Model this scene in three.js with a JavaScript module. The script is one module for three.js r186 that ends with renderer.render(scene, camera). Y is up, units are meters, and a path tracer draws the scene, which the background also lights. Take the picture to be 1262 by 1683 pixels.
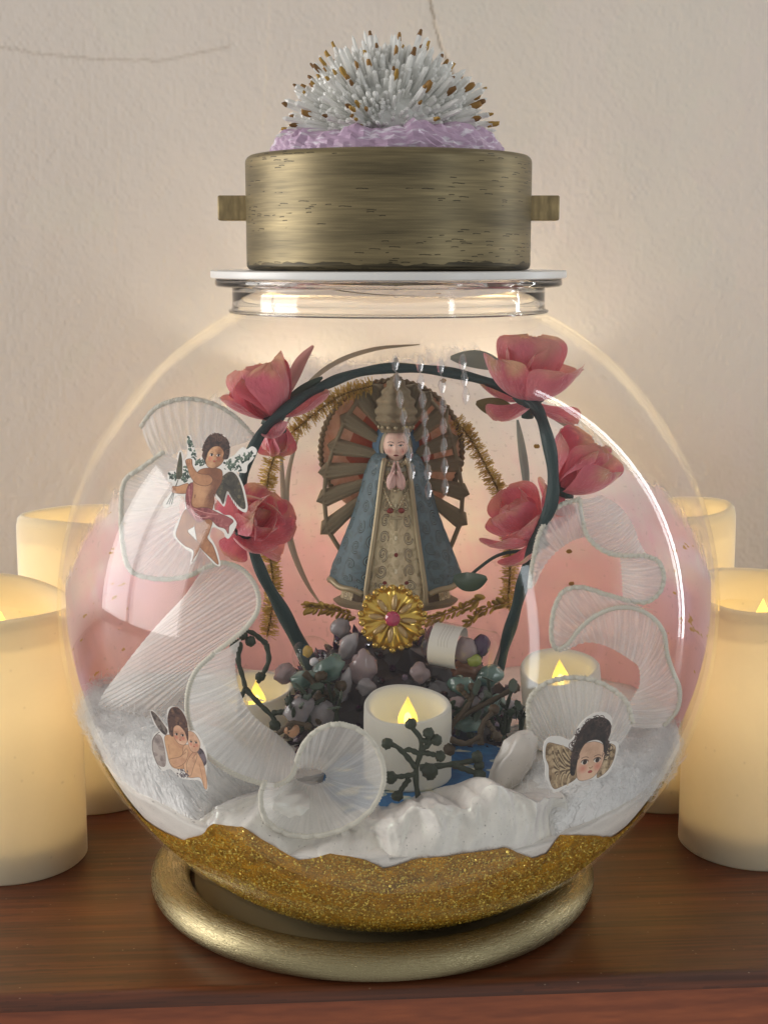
import * as THREE from 'three';
import { mergeGeometries, mergeVertices } from 'three/addons/utils/BufferGeometryUtils.js';
import { RoundedBoxGeometry } from 'three/addons/geometries/RoundedBoxGeometry.js';
import { ConvexGeometry } from 'three/addons/geometries/ConvexGeometry.js';
import { RectAreaLightUniformsLib } from 'three/addons/lights/RectAreaLightUniformsLib.js';
import { ImprovedNoise } from 'three/addons/math/ImprovedNoise.js';

// ---------------------------------------------------------------- camera, light, exposure
const scene = new THREE.Scene();
const FPX = 2340, PITCH = THREE.MathUtils.degToRad(10.2), EYE = new THREE.Vector3(0, 0.3, 0.644);
const camera = new THREE.PerspectiveCamera(2 * THREE.MathUtils.radToDeg(Math.atan(841.5 / FPX)), 767 / 1024, 0.02, 20);
camera.position.copy(EYE);
camera.rotation.x = -PITCH;
const renderer = new THREE.WebGLRenderer({ antialias: true });
renderer.toneMapping = THREE.LinearToneMapping;
renderer.toneMappingExposure = 1.27;
renderer.shadowMap.enabled = true;
RectAreaLightUniformsLib.init();
scene.background = new THREE.Color().setRGB(0.35, 0.343, 0.336);       // added even fill light in place of the dim room round the close-up
const ROOM_WINDOWS = [
  // name, label, centre, looks at, width, height, radiance, colour
  ['window', 'large bright window of the room, behind the camera to the left', [-1.8, 0.5, -0.02], [0.05, 0.12, 0.0], 1.5, 1.1, 4.6, [1.0, 0.97, 0.94]],
  ['window', 'tall narrow window beyond the right edge of the picture', [0.68, 0.34, -0.16], [0.0, 0.2, 0.06], 0.02, 1.2, 13, [0.93, 0.97, 1.0]],
  ['window', 'slim upright window in front of the globe, to the right of the camera', [1.25, 0.2, 1.25], [0, 0.12, 0], 0.1, 1.1, 6, [0.88, 0.95, 1.0]],
];

// ---------------------------------------------------------------- helpers
const V = (x, y, z) => new THREE.Vector3(x, y, z);
function rng(seed) { let s = seed >>> 0; return () => { s = (s + 0x6d2b79f5) | 0; let t = Math.imul(s ^ (s >>> 15), 1 | s); t = (t + Math.imul(t ^ (t >>> 7), 61 | t)) ^ t; return ((t ^ (t >>> 14)) >>> 0) / 4294967296; }; }
function hash(x, y, s) { let h = Math.imul(x | 0, 374761393) ^ Math.imul(y | 0, 668265263) ^ Math.imul(s | 0, 1274126177); h = Math.imul(h ^ (h >>> 13), 1274126177); return ((h ^ (h >>> 16)) >>> 0) / 4294967296; }
function vnoise(x, y, s = 0, px = 0, py = 0) {           // value noise, periodic when px, py are given
  const ix = Math.floor(x), iy = Math.floor(y), fx = x - ix, fy = y - iy, u = fx * fx * (3 - 2 * fx), v = fy * fy * (3 - 2 * fy);
  const w = (a, p) => (p ? ((a % p) + p) % p : a), g = (a, b) => hash(w(a, px), w(b, py), s);
  return (g(ix, iy) * (1 - u) + g(ix + 1, iy) * u) * (1 - v) + (g(ix, iy + 1) * (1 - u) + g(ix + 1, iy + 1) * u) * v;
}
function fbm(x, y, s = 0, oct = 4, px = 0, py = 0) { let a = 0.5, t = 0, n = 0; for (let i = 0; i < oct; i++) { t += a * vnoise(x, y, s + i * 17, px, py); n += a; a *= 0.5; x *= 2; y *= 2; px *= 2; py *= 2; } return t / n; }
const perlin = new ImprovedNoise();
function fbm3(x, y, z, oct = 3) { let a = 1, t = 0, n = 0; for (let i = 0; i < oct; i++) { t += a * perlin.noise(x, y, z); n += a; a *= 0.5; x *= 2.03; y *= 2.03; z *= 2.03; } return t / n; }
const clamp = THREE.MathUtils.clamp, lerp = THREE.MathUtils.lerp, smooth = THREE.MathUtils.smoothstep;
function dataTex(w, h, fn, srgb = true, wrap = true) {
  const d = new Uint8Array(w * h * 4);
  for (let y = 0; y < h; y++) for (let x = 0; x < w; x++) { const c = fn(x / w, y / h, x, y), o = (y * w + x) * 4; const a = typeof c === 'number' ? [c, c, c] : c; for (let k = 0; k < 3; k++) d[o + k] = clamp(Math.round(a[k] * 255), 0, 255); d[o + 3] = 255; }
  const t = new THREE.DataTexture(d, w, h);
  t.magFilter = THREE.LinearFilter; t.minFilter = THREE.LinearMipmapLinearFilter; t.generateMipmaps = true;
  if (wrap) t.wrapS = t.wrapT = THREE.RepeatWrapping;
  if (srgb) t.colorSpace = THREE.SRGBColorSpace;
  t.needsUpdate = true;
  return t;
}
function canvasTex(c, srgb = true) { const t = new THREE.CanvasTexture(c); if (srgb) t.colorSpace = THREE.SRGBColorSpace; t.magFilter = THREE.LinearFilter; return t; }
function makeCanvas(w, h) { const c = document.createElement('canvas'); c.width = w; c.height = h; return [c, c.getContext('2d')]; }
const lin = (r, g, b) => new THREE.Color().setRGB(r, g, b);
const std = (o) => new THREE.MeshStandardMaterial(o);
const phys = (o) => new THREE.MeshPhysicalMaterial(o);

const used = new Map();
function numbered(name) { const n = used.get(name) ?? 0; used.set(name, n + 1); return n ? name + '_' + String(n).padStart(3, '0') : name; }
function thing(name, label, category, group, pos) {
  const o = new THREE.Group(); o.name = numbered(name);
  o.userData = { label, category }; if (group) o.userData.group = group;
  if (pos) o.position.copy(pos);
  scene.add(o); return o;
}
function part(name, geo, mat, parent, label) {
  const m = new THREE.Mesh(geo, mat); m.name = name; m.castShadow = m.receiveShadow = true;
  if (label) m.userData.label = label;
  parent.add(m); return m;
}
function single(name, geo, mat, label, category, group, kind) {
  const m = new THREE.Mesh(geo, mat); m.name = numbered(name); m.castShadow = m.receiveShadow = true;
  m.userData = { label }; if (category) m.userData.category = category; if (group) m.userData.group = group; if (kind) m.userData.kind = kind;
  scene.add(m); return m;
}
// where a line of sight through a point of the photograph (1262 x 1683) meets the upright plane at depth z, or the globe
const CP = Math.cos(PITCH), SP = Math.sin(PITCH);
function ray(px, py) { const dx = (px - 631) / FPX, dy = (841.5 - py) / FPX; return V(dx, dy * CP - SP, -CP - dy * SP); }
function at(px, py, z) { const d = ray(px, py), t = (z - EYE.z) / d.z; return EYE.clone().addScaledVector(d, t); }
const C = V(0.002, 0.143, 0), R = 0.15;
function onBowl(px, py, r, back = false) {
  const d = ray(px, py).normalize(), o = EYE.clone().sub(C), b = o.dot(d), c = o.lengthSq() - r * r, q = b * b - c;
  const t = q < 0 ? -b : back ? -b + Math.sqrt(q) : -b - Math.sqrt(q);
  return EYE.clone().addScaledVector(d, t);
}
const RIN = R - 0.0016;
function inBowl(p, gap = 0.002) { const d = p.clone().sub(C), L = d.length(), m = RIN - gap; if (L > m) p.copy(C).addScaledVector(d, m / L); return p; }
const curve = (pts, closed = false) => new THREE.CatmullRomCurve3(pts, closed, 'centripetal');

function gridGeo(nu, nv, f, uvf) {                       // f(u, v) -> Vector3
  const p = [], uv = [], ix = [];
  for (let j = 0; j <= nv; j++) for (let i = 0; i <= nu; i++) { const a = f(i / nu, j / nv); p.push(a.x, a.y, a.z); const t = uvf ? uvf(i / nu, j / nv) : [i / nu, j / nv]; uv.push(t[0], t[1]); }
  for (let j = 0; j < nv; j++) for (let i = 0; i < nu; i++) { const a = j * (nu + 1) + i, b = a + 1, c = a + nu + 1, d = c + 1; ix.push(a, b, d, a, d, c); }
  const g = new THREE.BufferGeometry();
  g.setAttribute('position', new THREE.Float32BufferAttribute(p, 3)); g.setAttribute('uv', new THREE.Float32BufferAttribute(uv, 2)); g.setIndex(ix); g.computeVertexNormals();
  return g;
}
function sweep(pts, radius, seg = 40, sides = 8, capped = true) {   // round tube with changing radius along a curve
  const c = pts.getPointAt ? pts : curve(pts), fr = c.computeFrenetFrames(seg, false), rf = typeof radius === 'function' ? radius : () => radius;
  const P = []; for (let i = 0; i <= seg; i++) P.push(c.getPointAt(i / seg));
  const L = c.getLength();
  return gridGeo(sides, seg + (capped ? 2 : 0), (u, v) => {
    let i = Math.round(v * (seg + (capped ? 2 : 0))), tip = false;
    if (capped) { if (i === 0 || i === seg + 2) tip = true; i = clamp(i - 1, 0, seg); }
    const a = -u * Math.PI * 2, r = tip ? 0.00001 : rf(i / seg, a);
    return P[i].clone().addScaledVector(fr.normals[i], Math.cos(a) * r).addScaledVector(fr.binormals[i], Math.sin(a) * r);
  }, (u, v) => [u, v * L * 20]);
}
function lathe(prof, seg = 96) { return new THREE.LatheGeometry(prof.map(([x, y]) => new THREE.Vector2(Math.max(x, 0), y)), seg); }
function move(g, x, y, z) { g.translate(x, y, z); return g; }
function merge(list) { return mergeGeometries(list.map((g) => { const n = g.index ? g.toNonIndexed() : g; for (const k of Object.keys(n.attributes)) if (!['position', 'normal', 'uv'].includes(k)) n.deleteAttribute(k); return n; })); }
function blob(seed, detail, amp, freq, sx = 1, sy = 1, sz = 1) {    // lumpy closed stone or lump, unit radius before scaling
  const g = mergeVertices(new THREE.IcosahedronGeometry(1, detail).deleteAttribute('normal').deleteAttribute('uv')), p = g.attributes.position, v = V();
  for (let i = 0; i < p.count; i++) { v.fromBufferAttribute(p, i); const k = 1 + amp * fbm3(v.x * freq + seed * 7.1, v.y * freq + seed * 3.3, v.z * freq - seed * 5.7, 4); p.setXYZ(i, v.x * k * sx, v.y * k * sy, v.z * k * sz); }
  g.computeVertexNormals();
  const uv = new Float32Array(p.count * 2); for (let i = 0; i < p.count; i++) { uv[i * 2] = p.getX(i) * 10; uv[i * 2 + 1] = p.getY(i) * 10; }
  g.setAttribute('uv', new THREE.BufferAttribute(uv, 2));
  return g;
}
function squeeze(g, gap = 0.003) { const p = g.attributes.position, v = V(); for (let i = 0; i < p.count; i++) { v.fromBufferAttribute(p, i); inBowl(v, gap); p.setXYZ(i, v.x, v.y, v.z); } g.computeVertexNormals(); return g; }
function colorize(g, f) { const p = g.attributes.position, c = new Float32Array(p.count * 3), v = V(); for (let i = 0; i < p.count; i++) { v.fromBufferAttribute(p, i); const k = f(v, i); c[i * 3] = k[0]; c[i * 3 + 1] = k[1]; c[i * 3 + 2] = k[2]; } g.setAttribute('color', new THREE.BufferAttribute(c, 3)); return g; }

// ---------------------------------------------------------------- room windows (outside the frame, mirrored in the glass)
const frameMat = std({ color: lin(0.7, 0.68, 0.64), roughness: 0.5 });
for (const [name, label, c, to, w, h, L, col] of ROOM_WINDOWS) {
  const t = thing(name, label, 'window', null, V(...c)); t.lookAt(V(...to));
  part('pane', new THREE.PlaneGeometry(w, h), std({ color: 0x111111, emissive: lin(...col), emissiveIntensity: L * 0.25, roughness: 0.9 }), t);
  const b = [];
  for (const s of [-1, 1]) { b.push(move(new THREE.BoxGeometry(0.05, h + 0.1, 0.03), s * (w / 2 + 0.025), 0, 0.005)); b.push(move(new THREE.BoxGeometry(w, 0.05, 0.03), 0, s * (h / 2 + 0.025), 0.005)); }
  if (w > 1) b.push(move(new THREE.BoxGeometry(0.05, h, 0.03), 0, 0, 0.02));
  part('frame', merge(b), frameMat, t);
  const l = new THREE.RectAreaLight(lin(...col), L, w, h); l.name = 'window_daylight'; l.position.set(0, 0, 0.006); l.rotation.y = Math.PI; t.add(l);
}

// ---------------------------------------------------------------- wall and table
const plasterBump = dataTex(1024, 1024, (u, v) => { const a = fbm(u * 26, v * 26, 3, 5, 26, 26), b = vnoise(u * 130, v * 130, 9, 130, 130), t = Math.pow(fbm(u * 9, v * 12, 31, 3, 9, 12), 2); return clamp(0.55 * a + 0.22 * b + 0.3 * t, 0, 1); }, false);
plasterBump.repeat.set(8, 6);
const wallW = 2.4, wallH = 1.8, wallZ = -0.275;
const [wc, wx] = makeCanvas(2048, 1536);
{
  const r = rng(5);
  wx.fillStyle = '#dcd3c9'; wx.fillRect(0, 0, 2048, 1536);
  for (let i = 0; i < 2600; i++) { const x = r() * 2048, y = r() * 1536, s = 6 + r() * 46; wx.fillStyle = r() < 0.5 ? `rgba(200,188,172,${0.05 * r()})` : `rgba(228,218,204,${0.06 * r()})`; wx.beginPath(); wx.ellipse(x, y, s, s * (0.4 + r() * 0.5), r() * 3, 0, 7); wx.fill(); }
  const crack = (pts, w, col) => { wx.strokeStyle = col; wx.lineWidth = w; wx.beginPath(); let first = true; for (let k = 0; k < pts.length - 1; k++) for (let i = 0; i < 14; i++) { const f = i / 14, x = lerp(pts[k][0], pts[k + 1][0], f) + (r() - 0.5) * 1.1, y = lerp(pts[k][1], pts[k + 1][1], f) + (r() - 0.5) * 1.1; first ? wx.moveTo(x, y) : wx.lineTo(x, y); first = false; } wx.stroke(); };
  const W = (px, py) => { const p = at(px, py, wallZ); return [(p.x / wallW + 0.5) * 2048, (1 - (p.y + 0.4) / (wallH + 0.4)) * 1536]; };
  crack([[703, -20], [712, 30], [722, 70], [740, 110], [752, 150]].map((p) => W(...p)), 1.1, 'rgba(140,124,106,.7)');
  crack([[712, 32], [723, 72], [741, 112]].map((p) => W(p[0] + 3, p[1])), 1.2, 'rgba(236,224,206,.8)');
  crack([[-10, 74], [60, 88], [140, 96], [270, 100], [390, 72]].map((p) => W(...p)), 0.6, 'rgba(168,152,134,.6)');
  crack([[444, 0], [440, 70], [436, 130], [432, 230]].map((p) => W(...p)), 1.1, 'rgba(232,220,204,.5)');
  crack([[196, 250], [192, 340], [190, 420]].map((p) => W(...p)), 0.9, 'rgba(228,214,196,.5)');
}
const wall = single('wall', gridGeo(1, 1, (u, v) => V((u - 0.5) * wallW, v * wallH - 0.4 * (1 - v), 0), (u, v) => [u, v]), std({ map: canvasTex(wc), bumpMap: plasterBump, bumpScale: 0.001, roughness: 0.85 }), 'beige plaster wall with hairline cracks behind the globe', null, null, 'structure');
wall.position.z = wallZ;
const woodTex = dataTex(1024, 512, (u, v) => {
  const wob = fbm(u * 3, v * 5, 2, 3, 3, 5) * 0.5, g = fbm(u * 4, (v + wob * 0.12) * 46, 11, 4, 4, 46), f = fbm(u * 14, v * 190, 21, 3, 14, 190), d = Math.pow(fbm(u * 2, v * 7, 41, 3, 2, 7), 1.4);
  if (hash(Math.floor(u * 1024), Math.floor(v * 512), 77) > 0.9994) return [0.62, 0.55, 0.48]; let k = 0.36 * g + 0.5 * f + 0.55 * d - 0.08; const pore = vnoise(u * 60, v * 340, 6, 60, 340) > 0.83 ? 0.72 : 1; k = clamp(k * pore, 0, 1);
  return [lerp(0.16, 0.53, k), lerp(0.075, 0.265, k), lerp(0.025, 0.12, k)];
});
const woodRough = dataTex(512, 512, (u, v) => [0, 0.3 + 0.28 * fbm(u * 8, v * 8, 77, 4, 8, 8), 0], false);
const wood = phys({ map: woodTex, roughnessMap: woodRough, roughness: 1, bumpMap: woodTex, bumpScale: 0.0004, clearcoat: 0.3, clearcoatRoughness: 0.25 });
{
  const t = thing('wooden_table', 'dark varnished wooden table top under the globe and candles', 'table'); t.rotation.y = 0.066;
  const zf = EYE.z - 0.549, prof = [[wallZ - 0.12, 0], [zf - 0.007, 0], [zf - 0.003, -0.0012], [zf - 0.0008, -0.004], [zf - 0.0002, -0.0055], [zf - 0.0016, -0.0066]];
  const slab = gridGeo(1, prof.length - 1, (u, v) => { const k = prof[Math.round(v * (prof.length - 1))]; return V((u - 0.5) * 2.2, k[1], k[0]); }, (u, v) => { const k = prof[Math.round(v * (prof.length - 1))]; return [(u - 0.5) * 2 / 0.55, (k[0] - k[1]) / 0.27]; });
  part('tabletop', slab, wood, t);
  const rw = wood.clone(); rw.map = dataTex(1024, 256, (u, v) => { const g = fbm(u * 5, v * 30, 61, 4, 5, 30), f = fbm(u * 40, v * 70, 71, 3, 40, 70); const k = clamp(0.55 * g + 0.45 * f, 0, 1); return [lerp(0.4, 0.68, k), lerp(0.18, 0.36, k), lerp(0.08, 0.19, k)]; }); rw.bumpMap = rw.map;
  const rail = gridGeo(1, 3, (u, v) => V((u - 0.5) * 2, -0.0064 - v * 0.12, zf - 0.0014), (u, v) => [(u - 0.5) * 2 / 0.45, v * 0.12 / 0.11]);
  part('front_rail', rail, rw, t, 'lighter reddish front board under the table edge');
}

// ---------------------------------------------------------------- base ring
const champagne = std({ color: lin(0.33, 0.28, 0.155), metalness: 0.8, roughness: 0.62, roughnessMap: plasterBump, bumpMap: plasterBump, bumpScale: 0.00025 });
{
  const t = thing('base_ring', 'champagne gold ring stand holding the bottom of the globe', 'stand', null, V(-0.0055, 0, -0.009));
  const pr = []; const mr = 0.0974, a = 0.0092, b = 0.0078;
  for (let i = 0; i <= 28; i++) { const q = (i / 28) * Math.PI * 2 - Math.PI / 2; pr.push([mr + Math.cos(q) * a, b + Math.sin(q) * b * 0.99]); }
  part('ring', lathe(pr, 160), champagne, t);
  part('plate', lathe([[0, 0.0066], [0.086, 0.0066], [0.086, 0.0004]], 64), std({ color: lin(0.24, 0.19, 0.1), roughness: 0.6 }), t, 'flat plate inside the ring');
}

// ---------------------------------------------------------------- globe: clear bowl, neck, rim, painted back, glitter
const clear = phys({ color: lin(0.985, 0.985, 0.98), transmission: 1, thickness: 0, roughness: 0.012, ior: 1.45, specularIntensity: 0.55 });
const clearInner = phys({ color: lin(1, 1, 1), transmission: 1, thickness: 0, roughness: 0.02, ior: 1.4, specularIntensity: 0.35 });
const rimMat = phys({ color: lin(0.97, 0.97, 0.95), transmission: 1, thickness: 0.003, roughness: 0.04, ior: 1.49 });
const globe = thing('glass_globe', 'round clear globe jar with gold glitter bottom and pink painted back', 'globe', null, C.clone());
{
  const shell = (r, yb) => { const p = [[0.0001, yb]], a0 = Math.asin(clamp(yb / r, -1, 1)), a1 = Math.acos(0.0705 / r); const r0 = Math.sqrt(Math.max(r * r - yb * yb, 0)); p.push([r0 * 0.5, yb]); for (let i = 0; i <= 70; i++) { const q = lerp(a0, a1, i / 70); p.push([Math.cos(q) * r, Math.sin(q) * r]); } return p; };
  part('bowl', lathe(shell(R, -0.1355), 160), clear, globe);
  part('bowl_inner_face', lathe(shell(RIN, -0.133), 160), clearInner, globe);
  const ny = Math.sqrt(R * R - 0.0705 * 0.0705);
  part('neck', lathe([[0.0676, ny + 0.0006], [0.0704, ny + 0.0006], [0.0697, ny + 0.002], [0.0695, ny + 0.004], [0.0695, 0.1436], [0.0672, 0.1436], [0.0672, ny + 0.004], [0.0676, ny + 0.0006]], 128), rimMat, globe);
  part('shoulder_bead', (() => { const g = new THREE.TorusGeometry(0.0704, 0.0008, 10, 128); g.rotateX(Math.PI / 2); g.translate(0, ny + 0.0006, 0); return g; })(), rimMat, globe);
  part('rim', lathe([[0.0672, 0.1438], [0.0762, 0.1438], [0.077, 0.1446], [0.077, 0.1463], [0.0764, 0.1471], [0.0672, 0.1471], [0.0672, 0.1438]], 128), rimMat, globe);

  // pink painted back of the globe, brushed on the inside: streaky paint with bare gaps
  const PW = 1024, PH = 640, A0 = -0.06, A1 = Math.PI + 0.06;       // round the back half
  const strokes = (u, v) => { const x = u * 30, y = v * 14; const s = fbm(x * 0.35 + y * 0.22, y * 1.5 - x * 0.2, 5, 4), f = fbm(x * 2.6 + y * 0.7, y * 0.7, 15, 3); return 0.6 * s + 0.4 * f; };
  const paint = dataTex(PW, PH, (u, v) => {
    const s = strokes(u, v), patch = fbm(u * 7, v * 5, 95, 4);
    const pinkMix = clamp(smooth(1 - v + (patch - 0.5) * 0.5 + (s - 0.5) * 0.4, 0.26, 0.72), 0, 1);   // cream above, pinker towards the foot, in brushed patches
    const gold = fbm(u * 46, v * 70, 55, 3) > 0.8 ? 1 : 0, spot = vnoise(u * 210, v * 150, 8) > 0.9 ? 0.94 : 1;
    const edge = smooth(Math.abs(u - 0.5), 0.3, 0.46), or = smooth(fbm(u * 9 + 3, v * 8, 65, 3) + edge * 0.22, 0.52, 0.72) * edge;  // orange side patches: glow of the candles behind, put into the paint colour
    let c = [lerp(0.98, 0.895, pinkMix), lerp(0.96, 0.735, pinkMix), lerp(0.945, 0.795, pinkMix)];
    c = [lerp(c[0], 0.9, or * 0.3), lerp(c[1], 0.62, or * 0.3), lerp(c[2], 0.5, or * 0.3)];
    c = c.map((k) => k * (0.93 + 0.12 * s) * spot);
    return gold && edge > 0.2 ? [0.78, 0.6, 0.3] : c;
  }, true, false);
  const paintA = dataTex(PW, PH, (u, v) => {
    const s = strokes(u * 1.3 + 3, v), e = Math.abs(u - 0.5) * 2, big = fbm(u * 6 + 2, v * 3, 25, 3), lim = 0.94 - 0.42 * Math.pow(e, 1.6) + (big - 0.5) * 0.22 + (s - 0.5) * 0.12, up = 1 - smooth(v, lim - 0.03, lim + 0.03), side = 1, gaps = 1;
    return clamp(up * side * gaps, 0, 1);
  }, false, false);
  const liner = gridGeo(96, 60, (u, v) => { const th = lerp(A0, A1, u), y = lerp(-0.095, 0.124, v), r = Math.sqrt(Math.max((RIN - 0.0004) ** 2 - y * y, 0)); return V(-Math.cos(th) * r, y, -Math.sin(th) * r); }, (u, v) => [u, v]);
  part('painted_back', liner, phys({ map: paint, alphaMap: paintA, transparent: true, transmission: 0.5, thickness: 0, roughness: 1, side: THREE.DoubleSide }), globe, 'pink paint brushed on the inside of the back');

  // gold glitter coat below a wavy edge
  const edgePx = [[150, 1232], [190, 1308], [232, 1345], [300, 1382], [328, 1374], [350, 1354], [400, 1361], [440, 1386], [490, 1416], [540, 1404], [600, 1413], [632, 1430], [680, 1414], [760, 1405], [830, 1394], [878, 1413], [900, 1404], [920, 1372], [965, 1374], [1010, 1376], [1055, 1352], [1092, 1312], [1112, 1268]];
  const edge = edgePx.map(([x, y]) => { const p = onBowl(x, y, RIN).sub(C); return [Math.atan2(p.x, p.z), p.y]; });
  const eh = (th) => { th = Math.atan2(Math.sin(th), Math.cos(th)); if (th <= edge[0][0] || th >= edge[edge.length - 1][0]) return lerp(th < 0 ? edge[0][1] : edge[edge.length - 1][1], -0.09, smooth(Math.abs(th), 1.5, 2.1)); for (let i = 0; i < edge.length - 1; i++) if (th <= edge[i + 1][0]) return lerp(edge[i][1], edge[i + 1][1], (th - edge[i][0]) / (edge[i + 1][0] - edge[i][0])); };
  const gr = RIN - 0.0006, bot = -0.1325;
  const coat = gridGeo(360, 40, (u, v) => { const th = u * Math.PI * 2 - Math.PI, top = eh(th) + 0.0012 * (fbm(th * 30, 0, 4, 3) - 0.5), a = lerp(Math.asin(bot / gr), Math.asin(top / gr), v), y = Math.sin(a) * gr, r = Math.cos(a) * gr; return V(Math.sin(th) * r, y, Math.cos(th) * r); }, (u, v) => [u * 14, v * 2]);
  const glit = dataTex(512, 512, (u, v, x, y) => { const h = hash(x >> 1, y >> 1, 3), k = 0.5 + 0.5 * h, n = fbm(u * 12, v * 12, 6, 3, 12, 12); const q = k * (0.7 + 0.6 * n); return [0.97 * q, 0.69 * q, 0.0]; });
  part('glitter_coat', coat, std({ map: glit, metalness: 0.15, roughness: 0.5, bumpMap: glit, bumpScale: 0.0004, side: THREE.DoubleSide }), globe, 'gold glitter glued inside the bottom of the globe');
  const N = 42000, fl = new THREE.InstancedMesh(new THREE.CircleGeometry(0.00036, 6), std({ color: 0xffffff, metalness: 0.35, roughness: 0.2, side: THREE.DoubleSide }), N), r = rng(77), m = new THREE.Matrix4(), q = new THREE.Quaternion(), q2 = new THREE.Quaternion(), Z = V(0, 0, 1);
  for (let i = 0; i < N; i++) {
    let th, y; do { th = (r() - 0.5) * 3.7; y = lerp(bot, -0.03, r()); } while (y > eh(th) - 0.0005 || fbm(th * 9, y * 160, 12, 3) < r() * 0.62);
    const rr = gr + 0.0002 + r() * 0.0004, xz = Math.sqrt(rr * rr - y * y), p = V(Math.sin(th) * xz, y, Math.cos(th) * xz), n = p.clone().normalize();
    q.setFromUnitVectors(Z, n); q2.setFromEuler(new THREE.Euler((r() - 0.5) * 1.5, (r() - 0.5) * 1.5, r() * 3)); q.multiply(q2);
    const s = 0.5 + r() * r() * 1.3; m.compose(p, q, V(s, s, s)); fl.setMatrixAt(i, m);
    const k = 0.35 + 0.65 * r(); fl.setColorAt(i, lin(1.0 * k, 0.72 * k, 0.12 * k));
  }
  fl.name = 'glitter_flakes'; fl.userData.kind = 'stuff'; globe.add(fl);
}

// ---------------------------------------------------------------- lid with pegs, white disc, stone and crystal cluster
single('disc', lathe([[0, 0.2904], [0.0783, 0.2904], [0.0788, 0.2908], [0.0788, 0.2932], [0.0783, 0.2937], [0, 0.2937]], 128).translate(C.x, 0, 0), phys({ color: lin(0.9, 0.89, 0.86), roughness: 0.3, transmission: 0.15, thickness: 0 }), 'thin white disc lying on the rim of the jar, under the lid', 'disc');
{
  const t = thing('wooden_lid', 'round champagne gilded wooden lid with a peg on each side', 'lid', null, V(C.x, 0.2939, 0));
  const grainTex = dataTex(2048, 512, (u, v) => {
    const b = fbm(u * 24, v * 60, 4, 4, 24, 60), m = fbm(u * 7, v * 5, 14, 4, 7, 5), brush = fbm(u * 40, v * 150, 24, 2, 40, 150);
    const k = 0.72 + 0.4 * (m - 0.5) + 0.13 * (brush - 0.5) + 0.2 * (b - 0.5);
    const row = Math.floor(v * 64), off = hash(row, 1, 9) * 1000, c = Math.floor(u * 60 + off), fx = u * 60 + off - c, fy = v * 64 - row, len = 0.3 + 0.6 * hash(c, row, 5);
    const dash = hash(c, row, 7) < 0.22 * smooth(m, 0.4, 0.75) && fx < len && Math.abs(fy - 0.5 - 0.1 * Math.sin(fx * 6)) < 0.2 ? 0.5 : 1, worn = v < 0.03 + 0.06 * fbm(u * 60, v * 20, 91, 3, 60, 20) ? 0.35 + 0.5 * brush : 1;
    return [0.64 * k * dash * worn, 0.575 * k * dash * worn, 0.42 * k * dash * worn];
  });
  const gilt = phys({ map: grainTex, metalness: 0.55, roughness: 0.4, bumpMap: grainTex, bumpScale: 0.00025, anisotropy: 0.35 });
  const pegTex = dataTex(64, 64, (u, v) => { const k = 0.78 + 0.3 * (fbm(u * 12, v * 2, 5, 3, 12, 2) - 0.5) + 0.1 * (fbm(u * 4, v * 4, 9, 3, 4, 4) - 0.5); return [k * 0.86, k * 0.78, k * 0.6]; });
  const pegMat = std({ map: pegTex, color: lin(0.8, 0.75, 0.65), metalness: 0.35, roughness: 0.45, bumpMap: grainTex, bumpScale: 0.0001 });
  const r = 0.0628, h = 0.049, c = 0.0022;
  const prof = [[0.0001, 0], [r - c, 0]]; for (let i = 1; i <= 4; i++) { const q = i / 4 * Math.PI / 2; prof.push([r - c + Math.sin(q) * c, c - Math.cos(q) * c]); } for (let i = 0; i <= 4; i++) { const q = i / 4 * Math.PI / 2; prof.push([r - c * 1.4 + Math.cos(q) * c * 1.4, h - c * 1.4 + Math.sin(q) * c * 1.4]); } prof.push([0.0001, h]);
  const g = lathe(prof, 128), P = g.attributes.position, U = g.attributes.uv; for (let i = 0; i < P.count; i++) U.setY(i, P.getY(i) / h); part('lid_body', g, gilt, t);
  for (const s of [-1, 1]) { const p = new RoundedBoxGeometry(0.0185, 0.0108, 0.0108, 3, 0.0009); p.translate(s * (r + 0.0122 - 0.00925), 0.0268, 0.0); part('peg', p, pegMat, t); }
}
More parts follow.
